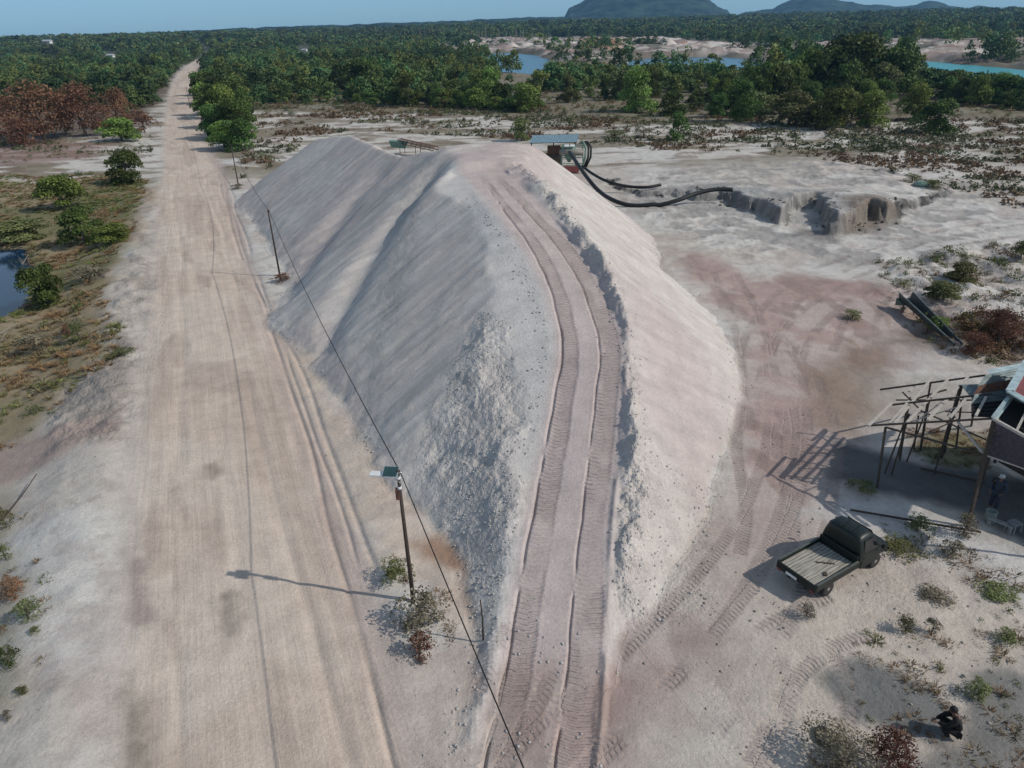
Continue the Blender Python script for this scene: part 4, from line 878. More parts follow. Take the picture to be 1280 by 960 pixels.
X, Y = sc_pts(LV, 34000, 402, lambda x, y: .15+.85*ss(fbm(x/4, y/4, 4, 512), .36, .54), -1.1)
Z = ground_z(X, Y); k = Z > -1.6; X, Y, Z = X[k], Y[k], Z[k]; Wt = .25+.4*rng.random(len(X))
def gcol(x, y):
    a = ss(fbm(x/5, y/5, 3, 503), .4, .6)[:, None]; b = ss(fbm(x/2.5, y/2.5, 3, 504), .5, .65)[:, None]; c = np.array([1.05, .95, .95])*a+np.array([.72, .95, .55])*(1-a); return c*(1-b)+np.array([1.1, .80, .75])*b
o = tufts('grass', X, Y, Z, Wt*1.6, Wt*.42, 30, M['grass'], 8, gcol); tag(o, 'olive and brown grass covering the bank around the pond', 'grass', kind='stuff')
# undergrowth: banks, hummocks and the floor of the wood
ux = []; uy = []; uw = []
for px, n, th, lo, hi_, z0 in ((LV, 2600, .46, .35, 1.5, -1.1), ([(-200, 175), (190, 160), (190, 200), (130, 200), (-200, 215)], 900, .48, .4, 1.2, 0), ([(1095, 330), (1290, 300), (1400, 400), (1290, 450), (1190, 445), (1110, 400)], 1100, .48, .3, 1.1, 0), ([(1190, 405), (1300, 395), (1300, 460), (1210, 450)], 420, .40, .4, 1.3, 0),
    ([(236, 120), (320, 125), (420, 128), (560, 137), (900, 148), (1190, 140), (1600, 150), (1600, 160), (1200, 160), (900, 158), (650, 152), (560, 146), (310, 150)], 5200, .42, .6, 1.8, 0), ([(300, 112), (1500, 105), (1500, 140), (900, 145), (560, 136), (300, 128)], 9000, .40, .7, 2.2, 0), ([(160, 380), (205, 300), (212, 250), (190, 240), (150, 420), (150, 470), (110, 560), (130, 560)], 260, .52, .2, .6, -.4), ([(-60, 600), (30, 640), (50, 720), (40, 900), (-60, 1000)], 160, .5, .2, .6, -.4), ([(1080, 690), (1290, 740), (1290, 1000), (1060, 1000), (1060, 880)], 220, .54, .12, .4, 0)):
    a, b = sc_pts(px, n, 460+len(ux), lambda x, y: (fbm(x/4., y/4., 4, 530) > th)*1., z0); ux.append(a); uy.append(b); uw.append(lo+(hi_-lo)*RNG.random(len(a))**2)
X = np.concatenate(ux); Y = np.concatenate(uy); Wt = np.concatenate(uw); Z = ground_z(X, Y); k = (Z > -1.6) & (np.abs((X-road_cx(Y))*.925) > 5.6); X, Y, Wt, Z = X[k], Y[k], Wt[k], Z[k]
def ucol(x, y):
    a = ss(fbm(x/6, y/6, 3, 541), .44, .56)[:, None]; b = ss(fbm(x/3, y/3, 3, 542), .52, .62)[:, None]; c = np.array([1.25, .85, .62])*a+np.array([.62, 1.0, .5])*(1-a); return c*(1-b)+np.array([1.0, 1.25, .55])*b
o = mounds('undergrowth', X, Y, Z, Wt, Wt*.55, 60, M['scrub'], 26, ucol); tag(o, 'brown and green undergrowth on the banks and under the trees', 'undergrowth', kind='stuff')
# weeds in the yard
wx = []; wy = []
for px, n, th in (([(1095, 330), (1290, 300), (1400, 400), (1290, 450), (1190, 440), (1120, 395)], 4200, .47), ([(1100, 740), (1290, 740), (1290, 1000), (1000, 1000), (1050, 870)], 2200, .56), ([(1090, 640), (1290, 720), (1290, 760), (1110, 690)], 900, .5), ([(1130, 535), (1240, 535), (1240, 590), (1150, 585)], 900, .3), ([(460, 690), (560, 700), (570, 830), (500, 830)], 420, .52), ([(-60, 600), (40, 640), (70, 720), (60, 900), (-60, 1000)], 900, .52), ([(1180, 410), (1300, 400), (1300, 470), (1200, 450)], 1400, .35), ([(860, 260), (1120, 260), (1120, 300), (900, 285)], 250, .55)):
    a, b = sc_pts(px, n, 410+len(wx), lambda x, y: (fbm(x/1.6, y/1.6, 3, 520) > th)*1.); wx.append(a); wy.append(b)
X = np.concatenate(wx); Y = np.concatenate(wy); Wt = .10+.36*rng.random(len(X))**3
o = tufts('weeds', X, Y, ground_z(X, Y), Wt*1.25, Wt*.34, 20, M['grass'], 10, gcol); tag(o, 'thin dry weeds scattered over the bare sand', 'weeds', kind='stuff')
# clods and stones
def clods(name, X, Y, S_, mat, label, cat, seed):
    rng = np.random.default_rng(seed); base = np.array([(1, 0, 0), (-1, 0, 0), (0, 1, 0), (0, -1, 0), (0, 0, 1), (0, 0, -1)], float); F_ = np.array([(0, 2, 4), (2, 1, 4), (1, 3, 4), (3, 0, 4), (2, 0, 5), (1, 2, 5), (3, 1, 5), (0, 3, 5)])
    Z = ground_z(X, Y); n = len(X); v = base[None]*rng.uniform(.55, 1.2, (n, 6, 1)); a = rng.random(n)*6.28; c, s_ = np.cos(a)[:, None], np.sin(a)[:, None]
    vx = (v[:, :, 0]*c-v[:, :, 1]*s_)*S_[:, None]+X[:, None]; vy = (v[:, :, 0]*s_+v[:, :, 1]*c)*S_[:, None]+Y[:, None]; vz = v[:, :, 2]*S_[:, None]*.7+Z[:, None]+S_[:, None]*.25
    vv = np.stack([vx, vy, vz], -1).reshape(-1, 3); f = (F_[None]+6*np.arange(n)[:, None, None]).reshape(-1, 3)
    o = big_mesh(name, vv, f, mat, smooth=False, tris=True); tag(o, label, cat, kind='stuff')
px_rub = [(578, 478), (600, 450), (640, 465), (650, 530), (648, 640), (635, 720), (600, 700), (565, 640), (535, 590), (525, 560), (550, 520)]
X1, Y1 = sc_pts(px_rub, 3200, 601, lambda x, y: .15+.8*(fbm(x/1.5, y/1.5, 3, 602) > .5), 2.5)
b_ = resample(berm, 1600)[150:]; X2 = b_[:, 0]+RNG.normal(0, .4, len(b_)); Y2 = b_[:, 1]+RNG.normal(0, .4, len(b_))
X3, Y3 = sc_pts([(780, 600), (880, 600), (900, 660), (880, 750), (800, 775), (765, 700)], 1500, 603, lambda x, y: .5+0*x, 1.)
c_ = resample(rl, 1500)[300:]; X4 = c_[:, 0]-.3-np.abs(RNG.normal(0, .6, len(c_))); Y4 = c_[:, 1]+RNG.normal(0, .3, len(c_))
toe = np.argwhere((GH > -.25) & (GH < .55)); toe = toe[RNG.integers(0, len(toe), 5200)]; X5 = G0X+toe[:, 1]*GR+RNG.normal(0, .25, 5200); Y5 = G0Y+toe[:, 0]*GR+RNG.normal(0, .25, 5200); kk_ = fbm(X5/1.6, Y5/1.6, 3, 605) > .48; X5, Y5 = X5[kk_], Y5[kk_]
X = np.r_[X1, X2, X3, X4, X5]; Y = np.r_[Y1, Y2, Y3, Y4, Y5]; clod_m = simple('crumbling_sand', (.44, .42, .40), .95, scale=5, var=.15, spec=.1)
clods('sand_clods', X, Y, .018+.075*RNG.random(len(X))**5, clod_m, 'broken clods of sand lying on the rough side of the heap', 'clods', 7)
X1, Y1 = sc_pts([(90, 470), (150, 420), (190, 300), (212, 300), (180, 470), (150, 560), (60, 700), (20, 900), (0, 640)], 3600, 611, lambda x, y: .1+.7*(fbm(x/1.5, y/1.5, 3, 612) > .5), -.3)
X2, Y2 = sc_pts([(900, 560), (1000, 500), (1100, 640), (1280, 700), (1280, 960), (700, 1000), (820, 800)], 5000, 613, lambda x, y: .05+.6*(fbm(x/1.5, y/1.5, 3, 614) > .54))
X3, Y3 = sc_pts([(330, 380), (470, 560), (600, 700), (600, 900), (540, 960), (420, 640)], 1500, 615, lambda x, y: .1+.6*(fbm(x/1.2, y/1.2, 3, 616) > .54))
X = np.r_[X1, X2, X3]; Y = np.r_[Y1, Y2, Y3]; clods('pebbles', X, Y, .015+.06*RNG.random(len(X))**4, simple('stones', (.30, .27, .24), .9, scale=3, var=.3), 'small stones and crumbs strewn over the bare ground', 'pebbles', 17)

X, Y = sc_pts([(800, 244), (930, 262), (975, 280), (1000, 278), (1044, 300), (1085, 292), (1115, 284), (1140, 268), (1120, 262), (1085, 268), (1040, 284), (960, 262), (900, 240)], 2600, 617, lambda x, y: .1+.6*(fbm(x/1.5, y/1.5, 3, 618) > .5))
clods('fallen_blocks', X, Y, .04+.28*RNG.random(len(X))**4, simple('dark_soil', (.13, .12, .11), .95, scale=3, var=.3), 'dark lumps of soil fallen along the quarried bank', 'soil lumps', 27)
# ================================================================== POLES AND CABLES
PH = 7.25*K
def pole(p, top, label, lamp=False):
    r = empty('utility_pole', p); tag(r, label, 'utility pole', 'utility poles along the road'); t = top-np.asarray(p)
    mb = MB(); mb.sweep([(0, 0, -.5), tuple(t*.5), tuple(t)], [.085, .07, .055], 10); mb.build('shaft', M['pole'], r, True)
    mb = MB(); mb.lathe([(.02, -.05), (.05, -.03), (.03, 0), (.05, .03), (.02, .06)], (t[0]+.09, t[1], t[2]-.12), 10); mb.bar((t[0], t[1], t[2]-.15), (t[0]+.1, t[1], t[2]-.13), .03); mb.build('insulator', M['white'] if lamp else M['rusty'], r, True)
    return r, t
b1 = G(517, 752); t1 = b1+np.array([-.05, .05, PH]); b2 = G(350, 345); t2 = b2+np.array([-.05, 0, PH]); b3 = G(298, 232); t3 = b3+np.array([.05, 0, PH*.95]); b4 = G(238, 135); t4 = b4+np.array([0, 0, PH])
r1, tv = pole(b1, t1, 'near dark wooden pole carrying a small solar street lamp', True); pole(b2, t2, 'dark pole at the foot of the heap, middle of the line'); pole(b3, t3, 'thin pole beyond the far end of the heap'); pole(b4, t4, 'farthest pole against the roadside trees')
b0 = b1+(b1-b2)*.98; b0[0] += 1.9-3.4; b0[2] = 0; t0_ = b0+np.array([0, 0, PH]); pole(b0, t0_, 'pole behind the viewpoint at the near end of the cable')
# box and clamps on the near pole
mb = MB(); mb.box(tv[0]*.75-.16, tv[1]*.75-.08, PH*.80, tv[0]*.75-.02, tv[1]*.75+.1, PH*.80+.42); mb.build('junction_box', M['rusty'], r1, bevel=.01)
mb = MB(); mb.lathe([(.06, 0), (.075, .02), (.075, .1), (.06, .12)], (tv[0], tv[1], PH*.87), 10); mb.lathe([(.06, 0), (.075, .02), (.075, .08), (.06, .1)], (tv[0], tv[1], PH*.94), 10); mb.build('clamp', M['white'], r1, True)
# solar lamp: panel above, lamp head further out over the road
sl_ = empty('solar_lamp', b1+np.array([0, 0, PH*.965]), math.radians(172)); tag(sl_, 'solar street lamp with tilted panel on top of the near pole', 'street lamp')
mb = MB(); mb.bar((0, 0, 0), (.75, 0, .05), .05); mb.bar((0, 0, -.25), (.35, 0, .02), .03); mb.build('arm', M['pvframe'], sl_)
def tilted(x0, x1, y0, y1, z, th, tilt):
    mb = MB(); c, s_ = math.cos(tilt), math.sin(tilt); f = lambda x, y, zz: (x, y*c-zz*s_, z+y*s_+zz*c)
    mb.hexa([f(x0, y0, 0), f(x1, y0, 0), f(x1, y1, 0), f(x0, y1, 0), f(x0, y0, th), f(x1, y0, th), f(x1, y1, th), f(x0, y1, th)]); return mb
pf = tilted(.02, .56, -.24, .24, .14, .03, -.30).build('panel_frame', M['pvframe'], sl_); tilted(.05, .53, -.21, .21, .175, .006, -.30).build('solar_cell', M['pv'], pf)
mb = tilted(.55, 1.02, -.13, .13, .03, .06, -.05); mb.build('lamp_head', M['white'], sl_, bevel=.015)
def cable(a, b, sag, label, r=.018):
    pts = [a*(1-t)+b*t-np.array([0, 0, sag*4*t*(1-t)]) for t in np.linspace(0, 1, 30)]; mb = MB(); mb.sweep(pts, r, 5); o = mb.build('overhead_cable', M['cable'], smooth=True); tag(o, label, 'cable', 'overhead cable spans')
up = np.array([.09, 0, -.08]); cable(t1+up, t0_+up, .45, 'black cable from the lamp pole down to the bottom edge'); cable(t1+up, t2+up, .7, 'black cable hanging between the lamp pole and the middle pole', .02); cable(t2+up, t3+up, .8, 'thin cable from the middle pole to the thin pole', .022); cable(t3+up, t4+up, 1.4, 'faint cable from the thin pole to the farthest pole', .02)
# stake beside the heap, leaning branch left
p = G(604, 800); mb = MB(); mb.sweep([(0, 0, -.2), (.02, .02, 1.0), (-.02, .05, 1.75)], [.035, .03, .025], 7); o = mb.build('wooden_stake', M['wood_dark'], smooth=True); o.location = V(p); tag(o, 'thin wooden stake standing at the toe of the heap', 'stake')
a, b = G(2, 652), G(50, 603); mb = MB(); mb.sweep([a+np.array([0, 0, .05]), (a+b)/2+np.array([.1, 0, .3]), b+np.array([0, 0, .5])], [.04, .03, .02], 6); o = mb.build('fallen_branch', M['wood_dark'], smooth=True); tag(o, 'long bare branch leaning out of the weeds at the left edge', 'branch')
for k, (x, y, x2, y2) in enumerate([(-10, 425, 25, 412), (-5, 436, 12, 424), (20, 345, 38, 325)]):
    a, b = G(x, y, -1.3), G(x2, y2, -1.3); mb = MB(); mb.sweep([a+np.array([0, 0, .1]), b+np.array([0, 0, .6])], [.05, .02], 6)
    for q in range(5): t = random.random(); c = a*(1-t)+b*t; mb.sweep([c+np.array([0, 0, .2]), c+np.array([random.uniform(-.7, .7), random.uniform(-.5, .5), random.uniform(.5, 1.2)])], [.02, .008], 4)
    o = mb.build('dead_branch', M['dead']); tag(o, ['bleached dead branch lying at the pond edge, the longer one', 'short bleached branch beside the longer one', 'pale bare twigs sticking up behind the pond bush'][k], 'branch')

# ================================================================== PICKUP
TA = math.radians(31); T0 = G(1035, 700); o_ = P(1033, 742, 0)
tr = empty('pickup_truck', (12.0, 21.35, float(ground_z(12.0, 21.35)[0])), TA); tag(tr, 'dark green pickup with an empty plank bed parked in the yard', 'pickup truck')
mb = MB(); mb.box(-2.05, -.42, .34, 2.0, -.30, .50); mb.box(-2.05, .30, .34, 2.0, .42, .50)
for x in (-1.9, -1.0, 0., .9): mb.box(x, -.30, .36, x+.1, .30, .48)
mb.build('chassis', M['black'], tr)
bed = MB(); z0, z1 = .70, .88
bed.box(-2.12, -.84, z0-.1, .22, .84, z0); bed.box(-2.12, -.87, z0-.12, .22, -.82, z1); bed.box(-2.12, .82, z0-.12, .22, .87, z1); bed.box(.17, -.82, z0, .22, .82, z1+.22)
bd_ = bed.build('bed', M['truck'], tr, bevel=.012)
mb = MB(); mb.box(-2.17, -.86, z0-.16, -2.125, .86, z1-.02); mb.box(-2.185, -.6, z0+.02, -2.172, .6, z0+.05); mb.build('tailgate', M['truck'], tr, bevel=.01)
mb = MB(); mb.box(-2.19, -.05, z0-.13, -2.175, .42, z0-.02); mb.build('number_plate', M['white'], tr)
pm_ = simple('grey_planks', (.36, .34, .29), .85, scale=3, var=.6, bump=.01); tcn = [n_ for n_ in pm_.node_tree.nodes if n_.type == 'TEX_COORD'][0]; nzn = [n_ for n_ in pm_.node_tree.nodes if n_.type == 'TEX_NOISE'][0]
mpn = pm_.node_tree.nodes.new('ShaderNodeMapping'); mpn.inputs['Scale'].default_value = (.5, 9, 1); pm_.node_tree.links.new(tcn.outputs['Object'], mpn.inputs[0]); pm_.node_tree.links.new(mpn.outputs[0], nzn.inputs['Vector'])
fl = MB(); n = 12
for i in range(n): y = -.81+i*1.62/n; fl.box(-2.10+random.uniform(0, .04), y+.014, z0+.002, .16, y+1.62/n-.014, z0+.03+random.uniform(0, .012))
fl.build('plank_floor', pm_, bd_)
mb = MB(); mb.bar((-.45, -.35, z0+.04), (-.95, .1, z0+.04), .07, .03); mb.bar((-1.3, -.6, z0+.05), (-1.15, -.45, z0+.05), .12, .07); o = mb.build('wood_scrap', M['wood_dark'], None); o.location = tr.location; o.rotation_euler = tr.rotation_euler; tag(o, 'scraps of wood lying on the truck bed planks', 'scrap wood')
rails = MB()
for s in (-1, 1): rails.bar((-2.12, s*.845, z1+.015), (.2, s*.845, z1+.015), .075, .03)
rails.build('bed_rail', simple('worn_rail', (.09, .10, .09), .5, scale=6), bd_)
# cab: loft of rounded sections along its length
def loft(name, secs, mat, parent, bevel=.02, sub=1, smooth=True):
    mb = MB(); n = len(secs[0]); vs = [v for s_ in secs for v in s_]; fs = [(i*n+k, i*n+(k+1) % n, (i+1)*n+(k+1) % n, (i+1)*n+k) for i in range(len(secs)-1) for k in range(n)]
    fs += [tuple(range(n))[::-1], tuple((len(secs)-1)*n+k for k in range(n))]; mb.add(vs, fs); o = mb.build(name, mat, parent, smooth)
    if sub: 
        m_ = o.modifiers.new('sub', 'SUBSURF'); m_.levels = sub; m_.render_levels = sub
    return o
def sec(x, zb_, zs_, zt, wb, ws, wt):   # bottom, shoulder, top heights / half widths
    return [(x, -wb, zb_), (x, -ws, zs_*.6+zb_*.4), (x, -ws, zs_), (x, -wt, zt-.06), (x, -wt*.8, zt), (x, wt*.8, zt), (x, wt, zt-.06), (x, ws, zs_), (x, ws, zs_*.6+zb_*.4), (x, wb, zb_)]
cabo = loft('cab', [sec(.26, .40, 1.05, 1.60, .78, .83, .60), sec(.29, .36, 1.08, 1.76, .80, .85, .70), sec(.5, .34, 1.09, 1.83, .80, .86, .70), sec(.9, .34, 1.08, 1.83, .80, .86, .69), sec(1.18, .34, 1.05, 1.74, .80, .86, .66), sec(1.62, .34, 1.02, 1.10, .80, .85, .74), sec(1.95, .36, .95, 1.02, .78, .83, .70), sec(2.15, .40, .84, .90, .76, .80, .66), sec(2.22, .44, .74, .80, .70, .74, .60)], M['truck'], tr, sub=2)
def quad_slab(mb, a, b, c, d, th):
    a, b, c, d = map(V, (a, b, c, d)); n_ = (b-a).cross(d-a).normalized()*th; mb.hexa([a, b, c, d, a+n_, b+n_, c+n_, d+n_])
w_ = MB(); quad_slab(w_, (1.56, -.62, 1.12), (1.56, .62, 1.12), (1.235, .50, 1.66), (1.235, -.50, 1.66), .02); w_.build('windscreen', M['glass'], cabo)
for s in (-1, 1):
    w_ = MB(); quad_slab(w_, (.48, s*.825, 1.14), (1.36, s*.825, 1.12), (1.13, s*.735, 1.58), (.52, s*.74, 1.62), -.02*s); w_.build('side_window', M['glass'], cabo)
    w_ = MB(); w_.box(.42, s*.85-.012, .44, 1.42, s*.85+.016, .98); d_ = w_.build('door', M['truck'], cabo, bevel=.01); w_ = MB(); w_.box(.5, s*.872-.01, .88, .62, s*.872+.015, .91); w_.build('handle', M['black'], d_)
    w_ = MB(); w_.bar((1.34, s*.83, 1.12), (1.40, s*1.0, 1.17), .025); w_.box(1.36, s*1.0-.06, 1.10, 1.40, s*1.0+.06, 1.27); w_.build('mirror', M['black'], cabo)
    w_ = MB(); w_.lathe([(.08, 2.20), (.09, 2.225), (.05, 2.25)], (0, 0, 0), 14); 
    w_.v = [(v[2], v[0]+s*.56, v[1]+.66) for v in w_.v]; w_.build('headlight', M['white'], tr)
    w_ = MB(); w_.box(-2.19, s*.72-.08, .5, -2.172, s*.72+.08, .6); w_.build('tail_light', M['red_paint'], tr)
    w_ = MB(); w_.box(.98, s*.2-.02, 1.835, .30, s*.2+.02, 1.86); w_.build('roof_rib', M['truck'], cabo)
w_ = MB(); w_.box(2.2, -.74, .34, 2.30, .74, .46); w_.build('bumper', M['black'], tr, bevel=.02)
def wheel_mesh():
    t_ = MB(); t_.lathe([(.17, -.09), (.27, -.095), (.305, -.075), (.31, 0), (.305, .075), (.27, .095), (.17, .09)], (0, 0, 0), 28, 'y'); ty = t_.build('tyre', M['tyre'], None, True); t_ = MB(); t_.lathe([(.03, -.10), (.06, -.095), (.12, -.07), (.18, -.085), (.18, .085), (.12, .07), (.06, .095), (.03, .10)], (0, 0, 0), 24, 'y'); ri = t_.build('rim', M['rim'], None, True); a, b = ty.data, ri.data; bpy.data.objects.remove(ty); bpy.data.objects.remove(ri); return a, b
tym, rim_ = wheel_mesh()
for x in (-1.32, 1.45):
    for s in (-1, 1):
        w_ = empty('wheel', (x, s*.74, .31)); w_.parent = tr
        for nm, me in (('tyre', tym), ('rim', rim_)):
            o = bpy.data.objects.new(nm, me); C.objects.link(o); o.parent = w_
    mb = MB(); mb.sweep([(x, -.7, .31), (x, .7, .31)], .04, 8); mb.build('axle', M['black'], tr, True)

# ================================================================== OPEN SHED
def obj_from(points_fn, name, mat, parent, **k): mb = MB(); points_fn(mb); return mb.build(name, mat, parent, **k)
shed = empty('shed_frame', G(1097, 610)); tag(shed, 'unroofed shed skeleton of poles and pale rafters at the yard edge', 'shed frame'); SO = np.array(shed.location)
def pc(name, a, b, w, mat, par=shed, h=None):
    mb = MB(); mb.bar(np.asarray(a)-SO, np.asarray(b)-SO, w, h); return mb.build(name, mat, par)
P1l, P1r = P(1085, 532, 3.85), P(1242, 523, 6.0); P2l, P2r = P(1115, 506, 4.2), P(1240, 492, 5.8); P3l, P3r = P(1100, 487, 3.5), P(1232, 469, 5.2)
for a, b in ((P1l, P1r), (P2l, P2r), (P3l, P3r)): pc('purlin', a, b, .07, M['wood_dark'])
zt = 3.8*K
A0, A1 = G(1097, 610), P(1107, 534, 3.8); B0, B1 = G(1210, 660), P(1243, 523, 6.0); J = P(1230, 568, 3.8)
pc('post', A0+[0, 0, -.3], A1, .08, M['wood_dark']); pc('post', B0+[0, 0, -.3], B1, .11, M['wood_dark'])
for (x, y, x2, y2, z, w) in ((1125, 572, 1135, 504, 4.0, .10), (1151, 562, 1160, 505, 3.9, .09), (1143, 560, 1148, 520, 3.2, .07), (1196, 560, 1202, 500, 3.9, .07), (1182, 565, 1186, 535, 2.2, .06), (1215, 530, 1222, 488, 4.6, .09), (1158, 512, 1163, 480, 4.0, .08)):
    b = G(x, y); pc('post', b+[0, 0, -.2], P(x2, y2, z), w, M['wood_dark'])
for (x, y, z, x2, y2, z2) in ((1085, 534, 3.9, 1115, 505, 4.2), (1112, 531, 4.1, 1136, 503, 4.4), (1118, 531, 4.2, 1166, 472, 4.3), (1133, 530, 4.3, 1190, 470, 4.6), (1159, 527, 4.6, 1212, 470, 4.9), (1187, 524, 5.0, 1207, 500, 5.3), (1219, 522, 5.5, 1232, 498, 5.6), (1136, 491, 3.9, 1148, 478, 3.8)):
    pc('rafter', P(x, y, z)+[0, 0, .07], P(x2, y2, z2)+[0, 0, .07], .10, M['wood_pale'], h=.07)
pc('eave_beam', A1, J, .07, M['wood_dark']); J2 = P(1300, 592, 3.8); pc('eave_beam', J, J2, .07, M['wood_pale'])
pc('tie_beam', P(1150, 513, 3.4), P(1240, 553, 4.2), .05, M['wood_dark']); pc('tie_beam', P(1120, 500, 3.6), P(1215, 500, 4.6), .05, M['wood_dark'])
pc('brace', P(1197, 527, 4.9), J, .08, M['wood_pale']); pc('brace', J, P(1244, 555, 4.4), .08, M['wood_pale']); pc('brace', P(1140, 500, 3.9), P(1183, 487, 4.4), .06, M['wood_dark']); pc('brace', P(1128, 490, 3.5), P(1150, 512, 3.3), .05, M['wood_dark'])
for k, (x, y, x2, y2) in enumerate([(1062, 640, 1225, 668), (1150, 588, 1230, 606)]): pc('ground_beam', G(x, y)+[0, 0, .12], G(x2, y2)+[0, 0, .12], .07, M['wood_dark'])
rs_ = random.Random(41)
for k in range(13):
    x = rs_.uniform(1120, 1235); y = 522-(x-1120)*.1+rs_.uniform(-30, 10); z = 3.7+(x-1085)/155*1.8; a = P(x, y, z)
    if k % 3 == 0: b = np.array([a[0]+rs_.uniform(-.3, .3), a[1]+rs_.uniform(-.3, .3), 0]); pc('post', b, a, .05, M['wood_dark'])
    else: b = a+np.array([rs_.uniform(-1.6, 1.6), rs_.uniform(-1.2, 1.2), rs_.uniform(-1.1, .1)]); pc('brace', a, b, .04, M['wood_dark'] if k % 2 else M['wood_pale'])
# old tin sheets at the top of the frame
def sheet(name, a, b, c, d, mat, par, th=.015, n=26, amp=.02):
    """corrugated sheet between edges a-b and d-c"""
    a, b, c, d = [np.asarray(q) for q in (a, b, c, d)]; nn = np.cross(b-a, d-a); nn /= np.linalg.norm(nn); top = []; bot = []
    for i in range(n+1):
        t = i/n; off = nn*(amp*math.cos(math.pi*i)); top += [a*(1-t)+b*t+off, d*(1-t)+c*t+off]; bot += [a*(1-t)+b*t+off-nn*th, d*(1-t)+c*t+off-nn*th]
    m_ = 2*(n+1); fs = []
    for i in range(n): k = 2*i; fs += [(k, k+1, k+3, k+2), (m_+k, m_+k+2, m_+k+3, m_+k+1), (k, k+2, m_+k+2, m_+k), (k+1, m_+k+1, m_+k+3, k+3)]
    fs += [(0, m_, m_+1, 1), (m_-2, m_-1, 2*m_-1, 2*m_-2)]
    mb = MB(); mb.add([q-SO if par is shed else q for q in top+bot], fs); return mb.build(name, mat, par)
ts = empty('tin_roof', (0, 0, 0)); tag(ts, 'rusty overlapping tin sheets laid on the far end of the shed frame', 'tin roof')
sheet('tin_sheet', P(1238, 470, 5.6), P(1234, 462, 5.5), P(1300, 449, 5.5), P(1300, 456, 5.6), M['tin_pale'], ts, n=6)
for (a, b, c, d, mt) in (((1222, 482), (1231, 470), (1296, 456), (1288, 470), 'tin_teal'), ((1217, 493), (1223, 483), (1290, 470), (1280, 484), 'rusty'), ((1214, 505), (1218, 494), (1282, 484), (1272, 500), 'tin_teal'), ((1214, 520), (1214, 506), (1268, 500), (1256, 522), 'cloth_black')):
    z_ = 5.5; sheet('tin_sheet', P(*a, z_), P(*b, z_+.12), P(*c, z_+.12), P(*d, z_), M[mt], ts, n=7, amp=.03)
# shack with pale edged roof, right
shk = empty('shack', (0, 0, 0)); tag(shk, 'dark tall shack with a pale edged tin roof at the right edge', 'shack')
def sk(name, a, b, w, mat, h=None): mb = MB(); mb.bar(a, b, w, h); return mb.build(name, mat, shk)
RA, RB, RC_, RD_ = P(1262, 490, 6.6), P(1284, 452, 6.6), P(1400, 500, 6.6), P(1400, 560, 6.6)
LA, LB = P(1241, 523, 6.0), P(1264, 493, 6.4)
mb = MB(); vs = [RA, RB, RC_, RD_]; mb.hexa([v-np.array([0, 0, .05]) for v in vs]+vs); mb.build('roof', M['red_paint'], shk)
for a, b in ((RA, RB), (RA, P(1330, 530, 6.6)), (RB, RC_)): sk('roof_edge', a+[0, 0, .03], b+[0, 0, .03], .30, M['tin_pale'], .06)
sk('fascia', LA+[0, 0, -.02], LB+[0, 0, 0], .14, M['tin_pale'], .16); sk('fascia', LA+[.12, -.02, -.1], LB+[.12, -.02, -.1], .05, M['tin_pale'])
LC = P(1300, 556, 6.0); sk('beam', LA, LC, .1, M['wood_pale']); sk('beam', P(1270, 540, 5.9), P(1286, 508, 6.4), .08, M['wood_pale'])
dk0 = B1*1.; x0, y0 = dk0[0]+.3, dk0[1]+.6
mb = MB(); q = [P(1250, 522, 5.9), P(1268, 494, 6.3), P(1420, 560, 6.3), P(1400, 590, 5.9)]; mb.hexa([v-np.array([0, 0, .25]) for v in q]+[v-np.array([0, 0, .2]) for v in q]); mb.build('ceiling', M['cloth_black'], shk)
# upper floor boards and shade cloth wall that keep the inside dark
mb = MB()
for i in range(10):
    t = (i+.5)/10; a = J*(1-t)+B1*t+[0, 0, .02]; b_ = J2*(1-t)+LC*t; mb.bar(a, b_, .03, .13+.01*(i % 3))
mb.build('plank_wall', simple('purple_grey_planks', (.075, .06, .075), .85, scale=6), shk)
# flat shade roof further right, throws the broad shadow inside the shed
TRf = [np.array(v)*np.array([K, K, K]) for v in ((24.9, 33.1, 5.0), (25.6, 36.4, 5.0), (36, 36, 5.2), (38, 24, 5.2), (31.0, 26.5, 5.0))]
mb = MB(); n = len(TRf); mb.add([tuple(v) for v in TRf]+[tuple(v+np.array([0, 0, .04])) for v in TRf], [tuple(range(n))[::-1], tuple(range(n, 2*n))]+[(i, (i+1) % n, (i+1) % n+n, i+n) for i in range(n)]); mb.build('roof', M['tin_teal'], shk)
for v in (TRf[2], TRf[3], TRf[4], TRf[1]): sk('post', np.array([v[0], v[1], -.2]), v, .12, M['wood_dark'])
for v in (RA, RB, RC_, RD_): sk('post', np.array([v[0], v[1], -.2]), v-np.array([0, 0, .03]), .10, M['wood_dark'])
for a, b in ((RB, RC_),):
    mb = MB()
    for i in range(16): z = .25+i*.3; q0 = np.array([a[0], a[1], z])+(b-a)*np.array([.04, .04, 0]); q1 = np.array([b[0], b[1], z])-(b-a)*np.array([.04, .04, 0]); mb.bar(q0, q1, .03, .27)
    mb.build('plank_wall', M['wood_dark'], shk)
